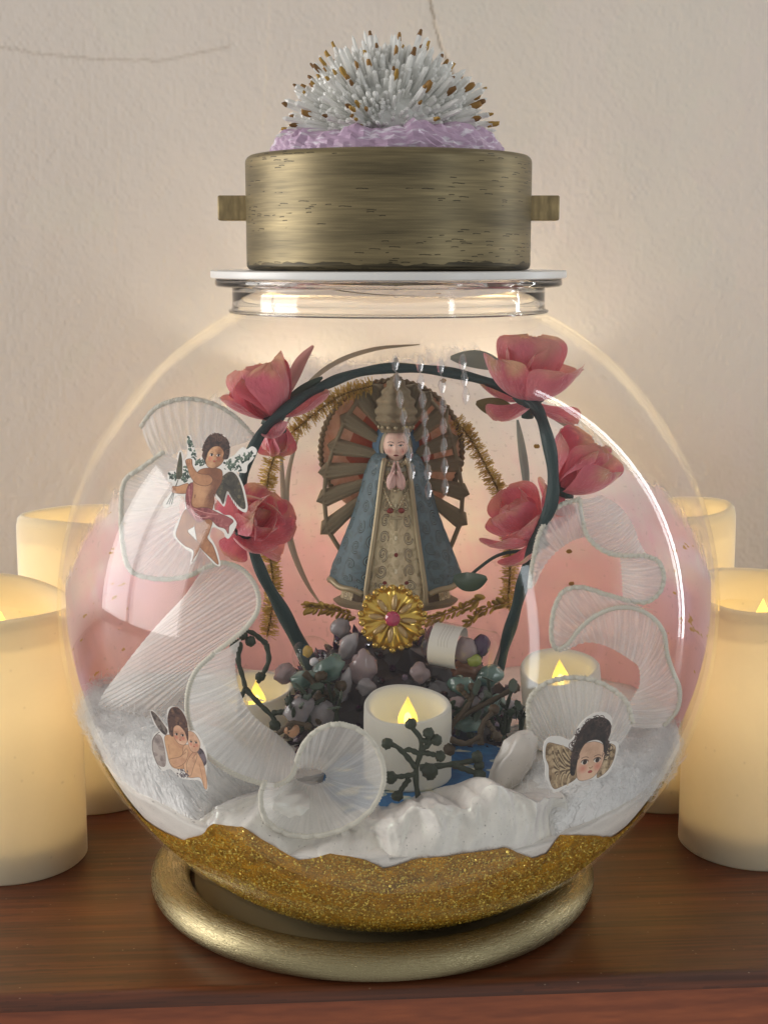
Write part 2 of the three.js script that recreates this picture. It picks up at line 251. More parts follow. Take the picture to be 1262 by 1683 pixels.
{
  // lavender slab
  const t = thing('lavender_stone', 'rough lavender purple stone slab on top of the lid', 'stone', null, V(C.x - 0.0005, 0.343, -0.006));
  const nth = 120, g = gridGeo(nth, 16, (u, v) => {
    const th = u * Math.PI * 2, jag = fbm3(Math.cos(th) * 3, Math.sin(th) * 3, 2, 4), top = 0.0105 + 0.005 * fbm3(Math.cos(th) * 4 + 9, Math.sin(th) * 4, 1, 4) + (Math.cos(th) > 0.2 && Math.cos(th) < 0.92 ? 0.0018 : 0);
    const rr = 0.052 * (1 + 0.1 * jag), f = v < 0.6 ? v / 0.6 : 1, k = v < 0.6 ? 1 - 0.16 * f * f : lerp(0.84, 0, (v - 0.6) / 0.4), y = v < 0.6 ? top * f : top * (1 - 0.15 * ((v - 0.6) / 0.4));
    const cr = 0.0016 * fbm3(Math.cos(th) * rr * 420, y * 420, Math.sin(th) * rr * 420, 3);
    return V(Math.cos(th) * (rr * k + cr), y + cr, Math.sin(th) * (rr * k + cr) * 0.85);
  });
  const st = dataTex(512, 256, (u, v) => { const n = fbm(u * 22, v * 12, 8, 5, 22, 12), w = smooth(fbm(u * 60, v * 16, 18, 3, 60, 16), 0.55, 0.75); return [0.72 + 0.14 * n + 0.14 * w, 0.6 + 0.14 * n + 0.22 * w, 0.72 + 0.12 * n + 0.16 * w]; });
  part('slab', g.toNonIndexed(), phys({ map: st, roughness: 0.55, flatShading: true, transmission: 0.2, thickness: 0, clearcoat: 0.2 }), t);
  // crystal cluster
  const k = thing('crystal_cluster', 'white needle crystal cluster with brown gold tips on the lavender stone', 'crystal', null, V(C.x - 0.0007, 0.3505, -0.006));
  const q = phys({ color: lin(0.95, 0.95, 0.92), roughness: 0.35, transmission: 0.3, thickness: 0, clearcoat: 0.4, flatShading: true }), core = phys({ color: lin(0.9, 0.91, 0.87), roughness: 0.6, transmission: 0.3, thickness: 0 });
  const tipMats = [[0.3, 0.16, 0.04], [0.2, 0.1, 0.03], [0.4, 0.24, 0.05]].map((c) => std({ color: lin(...c), roughness: 0.55, metalness: 0.25 }));
  part('crystal_base', blob(4, 4, 0.25, 3, 0.034, 0.027, 0.028).translate(0, 0.002, 0), core, k);
  const geos = [0, 1, 2, 3].map((i) => { const c = new THREE.CylinderGeometry(0.62, 1.0, 1, 6, 1).translate(0, 0.5, 0), p = new THREE.ConeGeometry(0.62, 0.05 + i * 0.012, 6).translate(0, 1.025 + i * 0.006, 0); return merge([c, p]); });
  const tips = [0, 1, 2].map((i) => blob(20 + i, 1, 0.9, 2.4, 1, 1.9 + i * 0.3, 0.8));
  const r = rng(12), UP = V(0, 1, 0);
  { // short crystals filling the gaps between the long ones
    const n = 1500, im = new THREE.InstancedMesh(geos[1], q, n), m = new THREE.Matrix4(), qq = new THREE.Quaternion(), r2 = rng(19);
    for (let i = 0; i < n; i++) { const cy = 1 - r2() * 1.1, th = r2() * 6.2832, s = Math.sqrt(Math.max(0, 1 - cy * cy)), d = V(Math.cos(th) * s, cy, Math.sin(th) * s), L = 0.031 + r2() * 0.0075, st = V(d.x * 0.02, d.y * 0.016 + 0.002, d.z * 0.018), e = V(d.x * L * 1.06, Math.max(d.y * L, -0.003) + 0.002, d.z * L * 0.85).sub(st), len = e.length(); qq.setFromUnitVectors(UP, e.normalize()); const w = 0.001 + r2() * 0.001; m.compose(st, qq, V(w, len, w)); im.setMatrixAt(i, m); }
    im.name = 'small_crystals'; im.userData.kind = 'stuff'; k.add(im);
  }
  for (let i = 0; i < 290; i++) {
    const f = (i + 0.5) / 290, cy = 1 - f * 1.12, th = i * 2.399963 + r() * 0.5, s = Math.sqrt(Math.max(0, 1 - cy * cy)), d = V(Math.cos(th) * s, cy, Math.sin(th) * s).normalize();
    const L = (0.036 + r() * 0.0085) * (1 + 0.1 * (1 - Math.abs(d.y)) ), w = 0.0012 + r() * 0.0013;
    const start = V(d.x * 0.018, d.y * 0.012 + 0.002, d.z * 0.016), tip = V(d.x * L * 1.0, Math.max(d.y * L * 1.0, -0.004) + 0.002, d.z * L * 0.8), ax = tip.clone().sub(start), len = ax.length(); ax.normalize();
    const c = part('crystal', geos[i % 4], q, k); c.position.copy(start); c.quaternion.setFromUnitVectors(UP, ax); c.scale.set(w, len, w);
    if (r() < 0.44) { const b = part('crystal_tip', tips[i % 3], tipMats[i % 3], c); const tr = 0.0009 + r() * r() * 0.0008; b.position.y = 1.0; b.scale.set(tr / w, (0.9 + 0.5 * r()) * tr / len, tr / w); b.rotation.y = r() * 6; }
  }
}

// ---------------------------------------------------------------- pillar candles
const waxMat = (t = 0.4) => phys({ color: lin(0.9, 0.81, 0.6), map: waxTex, bumpMap: waxTex, bumpScale: 0.0006, roughness: 1, transmission: t, thickness: 0, side: THREE.DoubleSide });
const flameMat = std({ color: lin(0.9, 0.7, 0.25), emissive: lin(1, 0.66, 0.1), emissiveIntensity: 1.6, roughness: 0.6 });
const flameShape = (w, h) => { const p = []; for (let i = 0; i <= 16; i++) { const t = i / 16; p.push([w * Math.pow(Math.sin(Math.PI * Math.pow(t, 0.62)), 1.0) * (1 - 0.25 * t) + 0.00002, h * t]); } return lathe(p, 20); };
const waxTex = dataTex(256, 256, (u, v) => { const n = fbm(u * 6, v * 6, 3, 4, 6, 6), s = vnoise(u * 90, v * 90, 4, 90, 90) > 0.975 ? 0.93 : 1; const k = (0.93 + 0.07 * n) * s; return [k, k, k]; });
function pillar(label, x, z, h, power, dip, dipDir, col = [1, 0.75, 0.41]) {
  const t = thing('pillar_candle', label, 'candle', 'cream pillar candles round the globe', V(x, 0, z));
  const r = 0.0375, rim = (th) => -dip * (0.5 + 0.5 * Math.cos(th - dipDir)) + dip * 0.3 * Math.sin(th * 2 + dipDir);
  const prof = [[r - 0.001, 0.0], [r, 0.001], [r, 0.02], [r, 0.04], [r, 0.06], [r, 0.08], [r, 0.1], [r, h - 0.02], [r - 0.0002, h - 0.006], [r - 0.001, h - 0.0018], [r - 0.003, h], [r - 0.0055, h - 0.0014], [r - 0.0075, h - 0.007], [r - 0.0085, h - 0.016]];
  const g = gridGeo(72, prof.length - 1, (u, v) => { const k = prof[Math.round(v * (prof.length - 1))], th = u * Math.PI * 2, s = smooth(k[1], h * 0.5, h - 0.004), wob = 1 + 0.004 * fbm3(Math.cos(th) * 1.2, k[1] * 20, Math.sin(th) * 1.2 + x * 9, 2); return V(Math.sin(th) * k[0] * wob, k[1] + rim(th) * s, Math.cos(th) * k[0] * wob); });
  part('wax_body', g, waxMat(0.4), t);
  part('base_cup', lathe([[0.0001, 0.0005], [r - 0.0022, 0.0005], [r - 0.0022, 0.018], [0.0001, 0.021]], 48), std({ color: lin(0.8, 0.8, 0.76), roughness: 0.7 }), t);
  const f = part('flame', flameShape(0.0052, 0.019), flameMat, t, 'yellow electric flame tip'); f.position.y = h - 0.029;
  const l = new THREE.PointLight(lin(...col), power * 0.4); l.name = 'candle_light'; l.position.y = h - 0.023; l.shadow.radius = 0.25; t.add(l);
  const bulb = part('added_bulb', new THREE.SphereGeometry(0.003, 10, 8), flameMat, t); bulb.position.y = h * 0.6;  // added inner bulb and light, so the glow reaches down the wax
  const l2 = new THREE.PointLight(lin(...col), power * 0.76); l2.name = 'candle_light'; l2.position.y = h * 0.6; l2.shadow.radius = 0.14; t.add(l2);
  return t;
}
const base = (px, py) => { const d = ray(px, py), k = -EYE.y / d.y; return EYE.clone().addScaledVector(d, k); };
{
  const put = (label, px, pyNear, h, power, dip, dd) => { const n = base(px, pyNear); const dir = V(n.x - EYE.x, 0, n.z - EYE.z).normalize(); pillar(label, n.x + dir.x * 0.0375, n.z + dir.z * 0.0375, h, power, dip, dd); };
  put('cream pillar candle glowing at the left edge, in front of another candle', 24, 1456, 0.1375, 0.0039, 0.008, 0.4);
  put('taller cream pillar candle at the left, standing behind the front candle', 160, 1340, 0.162, 0.0045, 0.004, 2.2);
  put('cream pillar candle glowing at the right edge, in front of another candle', 1232, 1432, 0.14, 0.0034, 0.007, -0.6);
  put('taller cream pillar candle at the right, standing behind the front candle', 1077, 1338, 0.166, 0.0045, 0.003, -2);
  pillar('cream pillar candle hidden behind the globe, lighting its pink back from the left', -0.062, -0.222, 0.215, 0.02, 0.002, 1, [1, 0.9, 0.78]);
  pillar('cream pillar candle hidden behind the globe, lighting its pink back from the right', 0.07, -0.222, 0.215, 0.02, 0.002, 1, [1, 0.9, 0.78]);
}

// ---------------------------------------------------------------- filling of the globe: clay, painted floor, cotton wool, pearly clouds
const clayTex = dataTex(512, 512, (u, v) => { const n = fbm(u * 10, v * 10, 4, 5, 10, 10), sp = vnoise(u * 120, v * 120, 5, 120, 120) > 0.965 ? 0.6 : 1; const k = (0.84 + 0.13 * n) * sp; return [k, k * 0.975, k * 0.94]; });
const clayMat = std({ map: clayTex, roughness: 0.75, bumpMap: clayTex, bumpScale: 0.0006 });
{
  const t = thing('clay_filling', 'white clay bed filling the bottom of the globe', 'clay', null, C.clone());
  const g = gridGeo(120, 40, (u, v) => {
    const th = u * Math.PI * 2, ri = RIN - 0.0012, yt = -0.071 + 0.006 * fbm3(Math.cos(th) * 2, Math.sin(th) * 2, 5, 3) + 0.012 * smooth(Math.abs(Math.sin(th)), 0.3, 1);
    if (v < 0.5) { const a = lerp(Math.asin(-0.13 / ri), Math.asin(yt / ri), v / 0.5); return V(Math.sin(th) * Math.cos(a) * ri, Math.sin(a) * ri, Math.cos(th) * Math.cos(a) * ri); }
    const k = (v - 0.5) / 0.5, rr = Math.sqrt(ri * ri - yt * yt) * (1 - k), x = Math.sin(th) * rr, z = Math.cos(th) * rr;
    return V(x, lerp(yt, -0.071, smooth(k, 0, 0.4)) + 0.003 * fbm3(x * 60, 1, z * 60, 3) * (1 - k) , z);
  }, (u, v) => [u * 6, v * 3]);
  part('clay_bed', g, clayMat, t);
}
{ // blue painted floor with little clouds
  const [c, x] = makeCanvas(512, 512), r = rng(8);
  x.fillStyle = '#2a6ba0'; x.fillRect(0, 0, 512, 512);
  for (let i = 0; i < 500; i++) { x.fillStyle = ['rgba(24,84,140,.25)', 'rgba(70,140,190,.22)', 'rgba(20,60,110,.25)'][i % 3]; x.beginPath(); x.ellipse(r() * 512, r() * 512, 8 + r() * 40, 4 + r() * 14, r() * 3, 0, 7); x.fill(); }
  for (let i = 0; i < 60; i++) { const cx = r() * 512, cy = r() * 512; for (let k = 0; k < 5; k++) { x.fillStyle = 'rgba(214,206,180,.7)'; x.beginPath(); x.ellipse(cx + (r() - 0.5) * 34, cy + (r() - 0.5) * 12, 6 + r() * 12, 4 + r() * 7, 0, 0, 7); x.fill(); } }
  const g = gridGeo(40, 16, (u, v) => { const th = u * Math.PI * 2, rr = v * 0.058; return V(0.019 + Math.sin(th) * rr * 0.82, 0.0785 + 0.0015 * fbm3(Math.sin(th) * rr * 50, Math.cos(th) * rr * 50, 3, 2) - v * v * 0.003, 0.056 + Math.cos(th) * rr); }, (u, v) => [0.5 + Math.sin(u * Math.PI * 2) * v * 0.5, 0.5 + Math.cos(u * Math.PI * 2) * v * 0.5]);
  single('painted_floor', g, std({ map: canvasTex(c), roughness: 0.6, side: THREE.DoubleSide }), 'blue painted sheet with pale clouds under the front tealight', 'painted sheet').position.x = C.x;
}
function lumps(list, amp, freq, detail, gap, seed) { return merge(list.map(([px, py, z, rx, ry, rz], i) => { const p = at(px, py, z), g = blob(seed + i, detail, amp, freq, rx, ry, rz); g.translate(p.x, p.y, p.z); return squeeze(g, gap + i * 0.0009); })); }
const cottonTex = dataTex(512, 512, (u, v) => { const a = fbm(u * 16, v * 16, 5, 5, 16, 16), w = fbm(u * 40 + 3 * a, v * 8, 9, 3, 40, 8); return clamp(0.5 * a + 0.5 * w, 0, 1); }, false);
const cottonMat = phys({ color: lin(0.95, 0.94, 0.92), roughness: 1, bumpMap: cottonTex, bumpScale: 0.003, sheen: 0.6, sheenColor: lin(1, 1, 1), transmission: 0.12, thickness: 0 });
const fibreMat = phys({ color: lin(0.9, 0.9, 0.9), roughness: 1, transmission: 0.4, thickness: 0, side: THREE.DoubleSide });
function curvePx(l) { const q = l.map(([x, y]) => { const p = onBowl(x, y, RIN).sub(C); return [Math.atan2(p.x, p.z), p.y]; }); return (th) => { if (th <= q[0][0]) return q[0][1]; for (let i = 0; i < q.length - 1; i++) if (th <= q[i + 1][0]) return lerp(q[i][1], q[i + 1][1], smooth(th, q[i][0], q[i + 1][0])); return q[q.length - 1][1]; }; }
function cotton(label, topPx, lowPx, th0, th1, seed) {
  const t = thing('cotton_wool', label, 'cotton wool'), top = curvePx(topPx), low = curvePx(lowPx);
  const g = gridGeo(150, 60, (u, v) => {
    const th = lerp(th0, th1, u), yb = low(th) - 0.002, endFade = 1 - smooth(th0 < -1 ? u : 1 - u, 0.84, 1), yt = lerp(yb + 0.004, Math.max(top(th), yb + 0.006), endFade), f = Math.min(v / 0.45, 1), k = Math.max(0, (v - 0.45) / 0.55), end = Math.pow(Math.abs(u - 0.5) * 2, 6);
    const soft = fbm3(th * 7 + seed, v * 5, seed, 4), fine = fbm3(th * 40, v * 26, seed, 3), free = smooth(f, 0.55, 1);
    let y = lerp(yb, yt, Math.sin(f * Math.PI / 2)) + free * (0.006 * soft + 0.001 * fine) + 0.002 * Math.sin(k * 3) * (1 - k) - k * k * 0.01, rr = RIN - 0.0016 - 0.0016 * Math.max(0, fbm3(th * 9, v * 7, seed + 4, 3)) - free * (0.003 + 0.004 * Math.abs(soft) + 0.0008 * fine) - k * 0.034 - end * 0.03 * f;
    const xz = Math.sqrt(Math.max(rr * rr - y * y, 1e-6)); return V(Math.sin(th) * xz, y, Math.cos(th) * xz).add(C);
  }, (u, v) => [u * 3, v * 2]);
  part('cotton_pad', g, cottonMat, t);
  const r = rng(seed), P = g.attributes.position, Nn = g.attributes.normal, n = 7000, im = new THREE.InstancedMesh(new THREE.TorusGeometry(1, 0.011, 3, 8, 1.8), fibreMat, n), m = new THREE.Matrix4(), q = new THREE.Quaternion();
  for (let i = 0; i < n; i++) { const k = Math.floor((0.25 + 0.75 * r()) * P.count * 0.85), v = V().fromBufferAttribute(P, k), s = 0.002 + r() * 0.005; q.setFromEuler(new THREE.Euler(r() * 6, r() * 6, r() * 6)); v.add(V(-Math.cos(1) * s, 0, 0).applyQuaternion(q)); inBowl(v, 0.002 + s * 0.2); m.compose(v, q, V(s, s, s)); im.setMatrixAt(i, m); }
  im.name = 'fibres'; im.userData.kind = 'stuff'; t.add(im);
}
cotton('white cotton wool pressed against the glass at the lower left, round the two cherubs', [[112, 1180], [165, 1208], [230, 1215], [268, 1245], [296, 1300], [322, 1345], [350, 1352]], [[150, 1232], [190, 1308], [232, 1345], [300, 1382], [328, 1374], [350, 1354], [400, 1361]], -1.75, -0.52, 31);
cotton('white cotton wool pressed against the glass at the lower right, under the angel head', [[865, 1340], [900, 1305], [960, 1285], [1030, 1275], [1090, 1270], [1130, 1250]], [[860, 1408], [878, 1413], [900, 1404], [920, 1372], [965, 1374], [1010, 1376], [1055, 1352], [1092, 1312], [1112, 1268]], 0.46, 1.75, 57);
{
  const pearl = phys({ side: THREE.DoubleSide, map: clayTex, roughness: 0.34, clearcoat: 0.7, clearcoatRoughness: 0.22, bumpMap: clayTex, bumpScale: 0.0009, iridescence: 0.35, iridescenceIOR: 1.4, iridescenceThicknessRange: [200, 420], sheen: 0.2, sheenColor: lin(1, 0.9, 1) });
  const t = thing('pearl_cloud', 'pearly white clay cloud along the front of the globe above the glitter', 'clay cloud');
  const top = curvePx([[300, 1350], [350, 1335], [400, 1338], [440, 1362], [470, 1378], [560, 1392], [610, 1382], [650, 1366], [690, 1344], [730, 1338], [770, 1342], [800, 1322], [830, 1304], [870, 1318], [905, 1330]]), low = curvePx([[300, 1384], [328, 1378], [350, 1358], [400, 1365], [440, 1390], [490, 1420], [540, 1408], [600, 1417], [632, 1434], [680, 1418], [760, 1409], [830, 1398], [878, 1417], [905, 1405]]);
  const strip = (d) => gridGeo(220, 44, (u, v) => {
    const th = lerp(-0.74, 0.62, u), yb = low(th) - 0.001, yt = Math.max(top(th), yb + 0.006), fold = 1.9 * Math.abs(fbm3(th * 6.5, v * 0.8, 1, 1)) + 0.7 * Math.abs(fbm3(th * 15 + v * 1.5, v * 1.5, 4, 2)), ends = smooth(u, 0, 0.06) * (1 - smooth(u, 0.94, 1));
    const f = Math.min(v / 0.5, 1), k = Math.max(0, (v - 0.5) / 0.5);
    let y = lerp(yb, yt, Math.sin(f * Math.PI / 2)) - k * k * 0.018, rr = RIN - 0.0013 - fold * 0.009 * smooth(f, 0.05, 0.6) - k * 0.034 - 0.004 * smooth(f, 0.5, 1) - (1 - ends) * 0.008 * f;
    rr -= 0.0008 * fbm3(th * 30, v * 9, 7, 3) + 0.012 * smooth(th, -0.56, -0.46) * (1 - smooth(th, -0.06, 0.04)) * smooth(f, 0.05, 0.45); y += 0.0015 * fbm3(th * 22, v * 5, 17, 3) * f;
    const xz = Math.sqrt(Math.max(rr * rr - y * y, 1e-6)); return V(Math.sin(th) * xz, y, Math.cos(th) * xz).add(C);
  }, (u, v) => [u * 6, v * 1.4]);
  part('cloud_strip', strip(0), pearl, t);
}

// ---------------------------------------------------------------- tealights
const teaWax = phys({ color: lin(0.86, 0.85, 0.79), roughness: 0.9, transmission: 0.35, thickness: 0, side: THREE.DoubleSide });
function tealight(label, px, py, z, r, h, tilt, power) {          // px, py: middle of the rim
  const c = at(px, py, z), t = thing('tealight', label, 'tealight', 'small electric tealights inside the globe', V(c.x, c.y - h, c.z)); t.rotation.set(tilt[0], 0, tilt[1]);
  const prof = [[0.0001, 0], [r * 0.96, 0], [r, 0.001], [r, h * 0.4], [r, h * 0.8], [r * 0.99, h - 0.001], [r * 0.95, h], [r * 0.86, h - 0.0008], [r * 0.78, h - 0.004], [r * 0.7, h - 0.011], [0.0001, h - 0.0125]];
  const g = gridGeo(64, prof.length - 1, (u, v) => { const k = prof[Math.round(v * (prof.length - 1))], th = u * Math.PI * 2, s = smooth(k[1], h * 0.5, h); return V(Math.sin(th) * k[0], k[1] + s * (-0.0028 * Math.cos(th) + 0.0008 * Math.sin(2 * th)), Math.cos(th) * k[0]); });
  part('wax_cup', g, teaWax, t);
  const f = part('flame', flameShape(0.0047, 0.0155), phys({ color: lin(0.95, 0.8, 0.35), emissive: lin(1, 0.74, 0.16), emissiveIntensity: 0.55, roughness: 0.5, transmission: 0.6, thickness: 0 }), t, 'yellow electric flame'); f.position.y = h - 0.0122;
  part('led_core', new THREE.SphereGeometry(0.0019, 14, 10).scale(0.9, 1.7, 0.9).translate(0, 0.005, 0), std({ color: 0x222222, emissive: lin(1, 0.86, 0.42), emissiveIntensity: 5, roughness: 0.5 }), f);
  const l = new THREE.PointLight(lin(1, 0.8, 0.42), power); l.name = 'tealight_light'; l.position.y = h - 0.006; l.shadow.radius = 0.15; t.add(l);
}
tealight('white tealight in the middle front, on the blue sheet', 670, 1156, 0.058, 0.0189, 0.033, [0, 0], 0.0001);
tealight('white tealight at the left, behind the ribbon and green twig', 427, 1128, -0.015, 0.0185, 0.034, [0.02, 0.05], 0.00016);
tealight('white tilted tealight at the right, behind the ribbon', 930, 1092, 0.0, 0.0187, 0.036, [0.05, 0.09], 0.00016);

// ---------------------------------------------------------------- amethyst mound, stones
{
  const t = thing('amethyst_cluster', 'dark purple amethyst mound carrying the statue', 'crystal', null, V(C.x + 0.002, 0.078, -0.012));
  const g = blob(3, 5, 0.35, 2.4, 0.052, 0.046, 0.034), P = g.attributes.position; for (let i = 0; i < P.count; i++) P.setY(i, Math.max(P.getY(i), -0.006));
  g.computeVertexNormals(); part('rock', g.toNonIndexed(), phys({ color: lin(0.03, 0.02, 0.024), roughness: 0.4, flatShading: true, clearcoat: 0.5 }), t);
  const r = rng(9), n = 1500, im = new THREE.InstancedMesh(merge([new THREE.CylinderGeometry(0.8, 1, 1, 6).translate(0, 0.5, 0), new THREE.ConeGeometry(0.8, 0.9, 6).translate(0, 1.45, 0)]), phys({ color: 0xffffff, roughness: 0.15, clearcoat: 0.6, flatShading: true }), n), m = new THREE.Matrix4(), q = new THREE.Quaternion(), N = g.attributes.normal;
  for (let i = 0; i < n; i++) { const k = Math.floor(r() * P.count), v = V().fromBufferAttribute(P, k), d = V().fromBufferAttribute(N, k).add(V(r() - 0.5, r() - 0.5, r() - 0.5).multiplyScalar(0.9)).normalize(); q.setFromUnitVectors(V(0, 1, 0), d); const s = 0.0007 + r() * 0.0013; m.compose(v, q, V(s, s * (0.8 + r()), s)); im.setMatrixAt(i, m); const c = r(); im.setColorAt(i, c < 0.6 ? lin(0.04 + 0.03 * r(), 0.02, 0.035 + 0.03 * r()) : c < 0.93 ? lin(0.025, 0.02, 0.022) : lin(0.3, 0.24, 0.3)); }
  im.name = 'crystal_points'; im.userData.kind = 'stuff'; t.add(im);
}
function stone(name, label, px, py, z, rx, ry, rz, mat, seed, rot = [0, 0, 0], amp = 0.3, cat = 'stone', group) {
  const g = blob(seed, 3, amp + 0.25, 1.3, rx * 0.78, ry * 0.78, rz * 0.8); g.rotateZ(rot[2]); g.rotateX(rot[0]);
  const p = inBowl(at(px, py, z), Math.max(rx, ry) + 0.002), o = single(name, g, mat, label, cat, group); o.position.copy(p); return o;
}
const vein = (a, b, s, w = 0.7) => dataTex(128, 128, (u, v) => { const n = fbm(u * 5, v * 5, s, 4, 5, 5), k = smooth(n, 0.4, w); return a.map((x, i) => lerp(x, b[i], k)); });
const roseQ = phys({ map: vein([0.68, 0.6, 0.6], [0.9, 0.85, 0.83], 3), roughness: 0.18, transmission: 0.3, thickness: 0, clearcoat: 0.6 });
const aqua = phys({ map: vein([0.36, 0.47, 0.43], [0.64, 0.74, 0.69], 13), roughness: 0.15, transmission: 0.3, thickness: 0, clearcoat: 0.7 });
const greyQ = phys({ map: vein([0.56, 0.53, 0.54], [0.82, 0.8, 0.8], 23), roughness: 0.15, transmission: 0.3, thickness: 0, clearcoat: 0.6 });
stone('tumbled_stone', 'pale rose heart-shaped tumbled stone left of and below the brooch', 598, 1098, 0.026, 0.0078, 0.0105, 0.006, roseQ, 1, [0, 0, 0.1], 0.35);
stone('tumbled_stone', 'small milky stone just under the rose heart-shaped stone', 602, 1128, 0.03, 0.006, 0.005, 0.005, greyQ, 5);
stone('tumbled_stone', 'long milky stone leaning left of the rose heart-shaped stone', 568, 1125, 0.028, 0.0035, 0.0095, 0.004, greyQ, 6, [0, 0, -0.25]);
stone('tumbled_stone', 'pink white stone above the middle tealight, right of centre', 690, 1107, 0.028, 0.0055, 0.0062, 0.005, roseQ, 7, [0, 0, 0.5]);
stone('green_stone', 'pale aqua green polished stone under the glass ball', 500, 1118, 0.03, 0.0085, 0.0055, 0.006, aqua, 8, [0, 0, 0.4]);
stone('green_stone', 'aqua green polished stone between the glass ball and the rose stone', 540, 1100, 0.027, 0.0072, 0.0095, 0.006, aqua, 9, [0, 0, -0.9]);
stone('green_stone', 'aqua green stone right of the middle tealight, under the vial', 760, 1128, 0.034, 0.0078, 0.006, 0.006, aqua, 10, [0, 0, -0.3]);
stone('green_stone', 'aqua green stone below the right end of the vial', 805, 1112, 0.026, 0.0085, 0.0062, 0.006, aqua, 11, [0, 0, 0.4]);
stone('green_stone', 'flat aqua green stone lowest on the right among the twigs', 768, 1190, 0.05, 0.0095, 0.0045, 0.006, aqua, 12, [0, 0, -0.15]);
stone('green_stone', 'aqua green stone between two twigs at the right of the tealight', 812, 1160, 0.036, 0.0072, 0.0055, 0.006, aqua, 14, [0, 0, 0.7]);
stone('grey_stone', 'grey translucent stone at the left, beside the left tealight', 492, 1165, 0.045, 0.0088, 0.0072, 0.006, greyQ, 15, [0, 0, 0.7]);
stone('grey_stone', 'pinkish grey stone above the curled ribbon end', 528, 1172, 0.04, 0.008, 0.0088, 0.006, greyQ, 16, [0, 0, 0.2]);
stone('grey_stone', 'small frosted stone block behind the brooch at its left', 560, 1032, 0.0, 0.0062, 0.0062, 0.005, greyQ, 18, [0, 0, 0.1], 0.15);
stone('brown_stone', 'reddish brown stone under the vial', 765, 1103, 0.022, 0.0095, 0.0055, 0.006, std({ color: lin(0.2, 0.09, 0.05), roughness: 0.35 }), 17, [0, 0, -0.2], 0.5);
stone('brown_stone', 'glossy copper pebble on the twig above the ribbon curl', 480, 1200, 0.062, 0.0042, 0.0042, 0.004, phys({ color: lin(0.55, 0.28, 0.14), roughness: 0.12, clearcoat: 1 }), 19);
stone('white_shell', 'white shell lying against the right front, beside the angel head', 845, 1250, 0.085, 0.009, 0.02, 0.007, phys({ map: clayTex, roughness: 0.35, clearcoat: 0.5, transmission: 0.25, thickness: 0 }), 21, [0, 0, -0.5], 0.45, 'shell');
stone('white_pebble', 'white pebble at the left edge of the dark mound, beside the glass ball', 470, 1108, 0.022, 0.007, 0.0055, 0.006, roseQ, 31, [0, 0, 0.3]);
stone('white_pebble', 'pale chip of clear quartz standing between the glass ball and the brooch', 572, 1062, 0.014, 0.005, 0.009, 0.005, greyQ, 32, [0, 0, -0.4]);
stone('white_pebble', 'white pebble just right of the middle tealight, under the brown stone', 752, 1160, 0.048, 0.006, 0.005, 0.005, roseQ, 33);
stone('white_pebble', 'pale pebble at the right foot of the dark mound', 838, 1165, 0.036, 0.0065, 0.006, 0.006, greyQ, 34);
{ // glass ball with pearl, vial
  const p = at(513, 1078, 0.02), t = thing('glass_ball', 'small clear glass ball with a pearl inside, left of the brooch', 'glass ball', null, p);
  part('ball', new THREE.SphereGeometry(0.0092, 40, 24), clear, t);
  part('pearl', new THREE.SphereGeometry(0.0021, 20, 14).translate(0.001, -0.002, 0.003), phys({ color: lin(0.75, 0.74, 0.78), roughness: 0.15, clearcoat: 0.8 }), t);
  part('amber_chip', blob(6, 2, 0.5, 2, 0.0022, 0.003, 0.0022).translate(-0.002, 0.002, 0), phys({ color: lin(0.5, 0.32, 0.06), roughness: 0.2, clearcoat: 0.6 }), t);
  const q = at(757, 1066, 0.024), v = thing('glass_vial', 'clear glass vial lying on its side, right of the brooch', 'vial', null, q);
  v.rotation.z = -0.1; v.rotation.y = -0.35;
  const g = lathe([[0.0001, -0.0155], [0.0095, -0.0155], [0.0105, -0.0145], [0.0105, 0.0145], [0.0095, 0.0158], [0.0001, 0.0158]], 40); g.rotateZ(-Math.PI / 2); part('vial_body', g, clear, v);
  const [c, x] = makeCanvas(256, 128); x.fillStyle = '#d9d5cc'; x.fillRect(0, 0, 256, 128); x.strokeStyle = '#9b958c'; x.lineWidth = 2; x.strokeRect(30, 30, 40, 50); x.strokeStyle = '#b9b2a6'; for (let i = 0; i < 4; i++) { x.beginPath(); x.moveTo(90, 40 + i * 14); x.bezierCurveTo(120, 30 + i * 14, 140, 52 + i * 14, 170, 40 + i * 14); x.stroke(); }
  const lab = new THREE.CylinderGeometry(0.0097, 0.0097, 0.013, 36, 1, true, Math.PI * 1.1, Math.PI * 1.25); lab.rotateZ(-Math.PI / 2); lab.translate(-0.0062, 0, 0); part('paper_label', lab, std({ map: canvasTex(c), roughness: 0.8, side: THREE.DoubleSide }), v, 'white paper label rolled inside the vial');
  part('chip', blob(11, 2, 0.4, 2, 0.0036, 0.0032, 0.003).translate(0.0075, -0.003, 0.003), phys({ color: lin(0.28, 0.32, 0.05), roughness: 0.2, clearcoat: 0.6 }), v, 'olive green chip in the vial');
  part('chip', blob(12, 3, 0.3, 2, 0.0055, 0.006, 0.004).translate(0.003, 0.0005, 0.002), roseQ, v, 'pale rose chip in the vial');
  part('chip', blob(13, 2, 0.4, 2, 0.004, 0.005, 0.004).translate(0.009, 0.003, -0.001), phys({ color: lin(0.06, 0.03, 0.07), roughness: 0.2 }), v, 'dark chip in the vial');
}

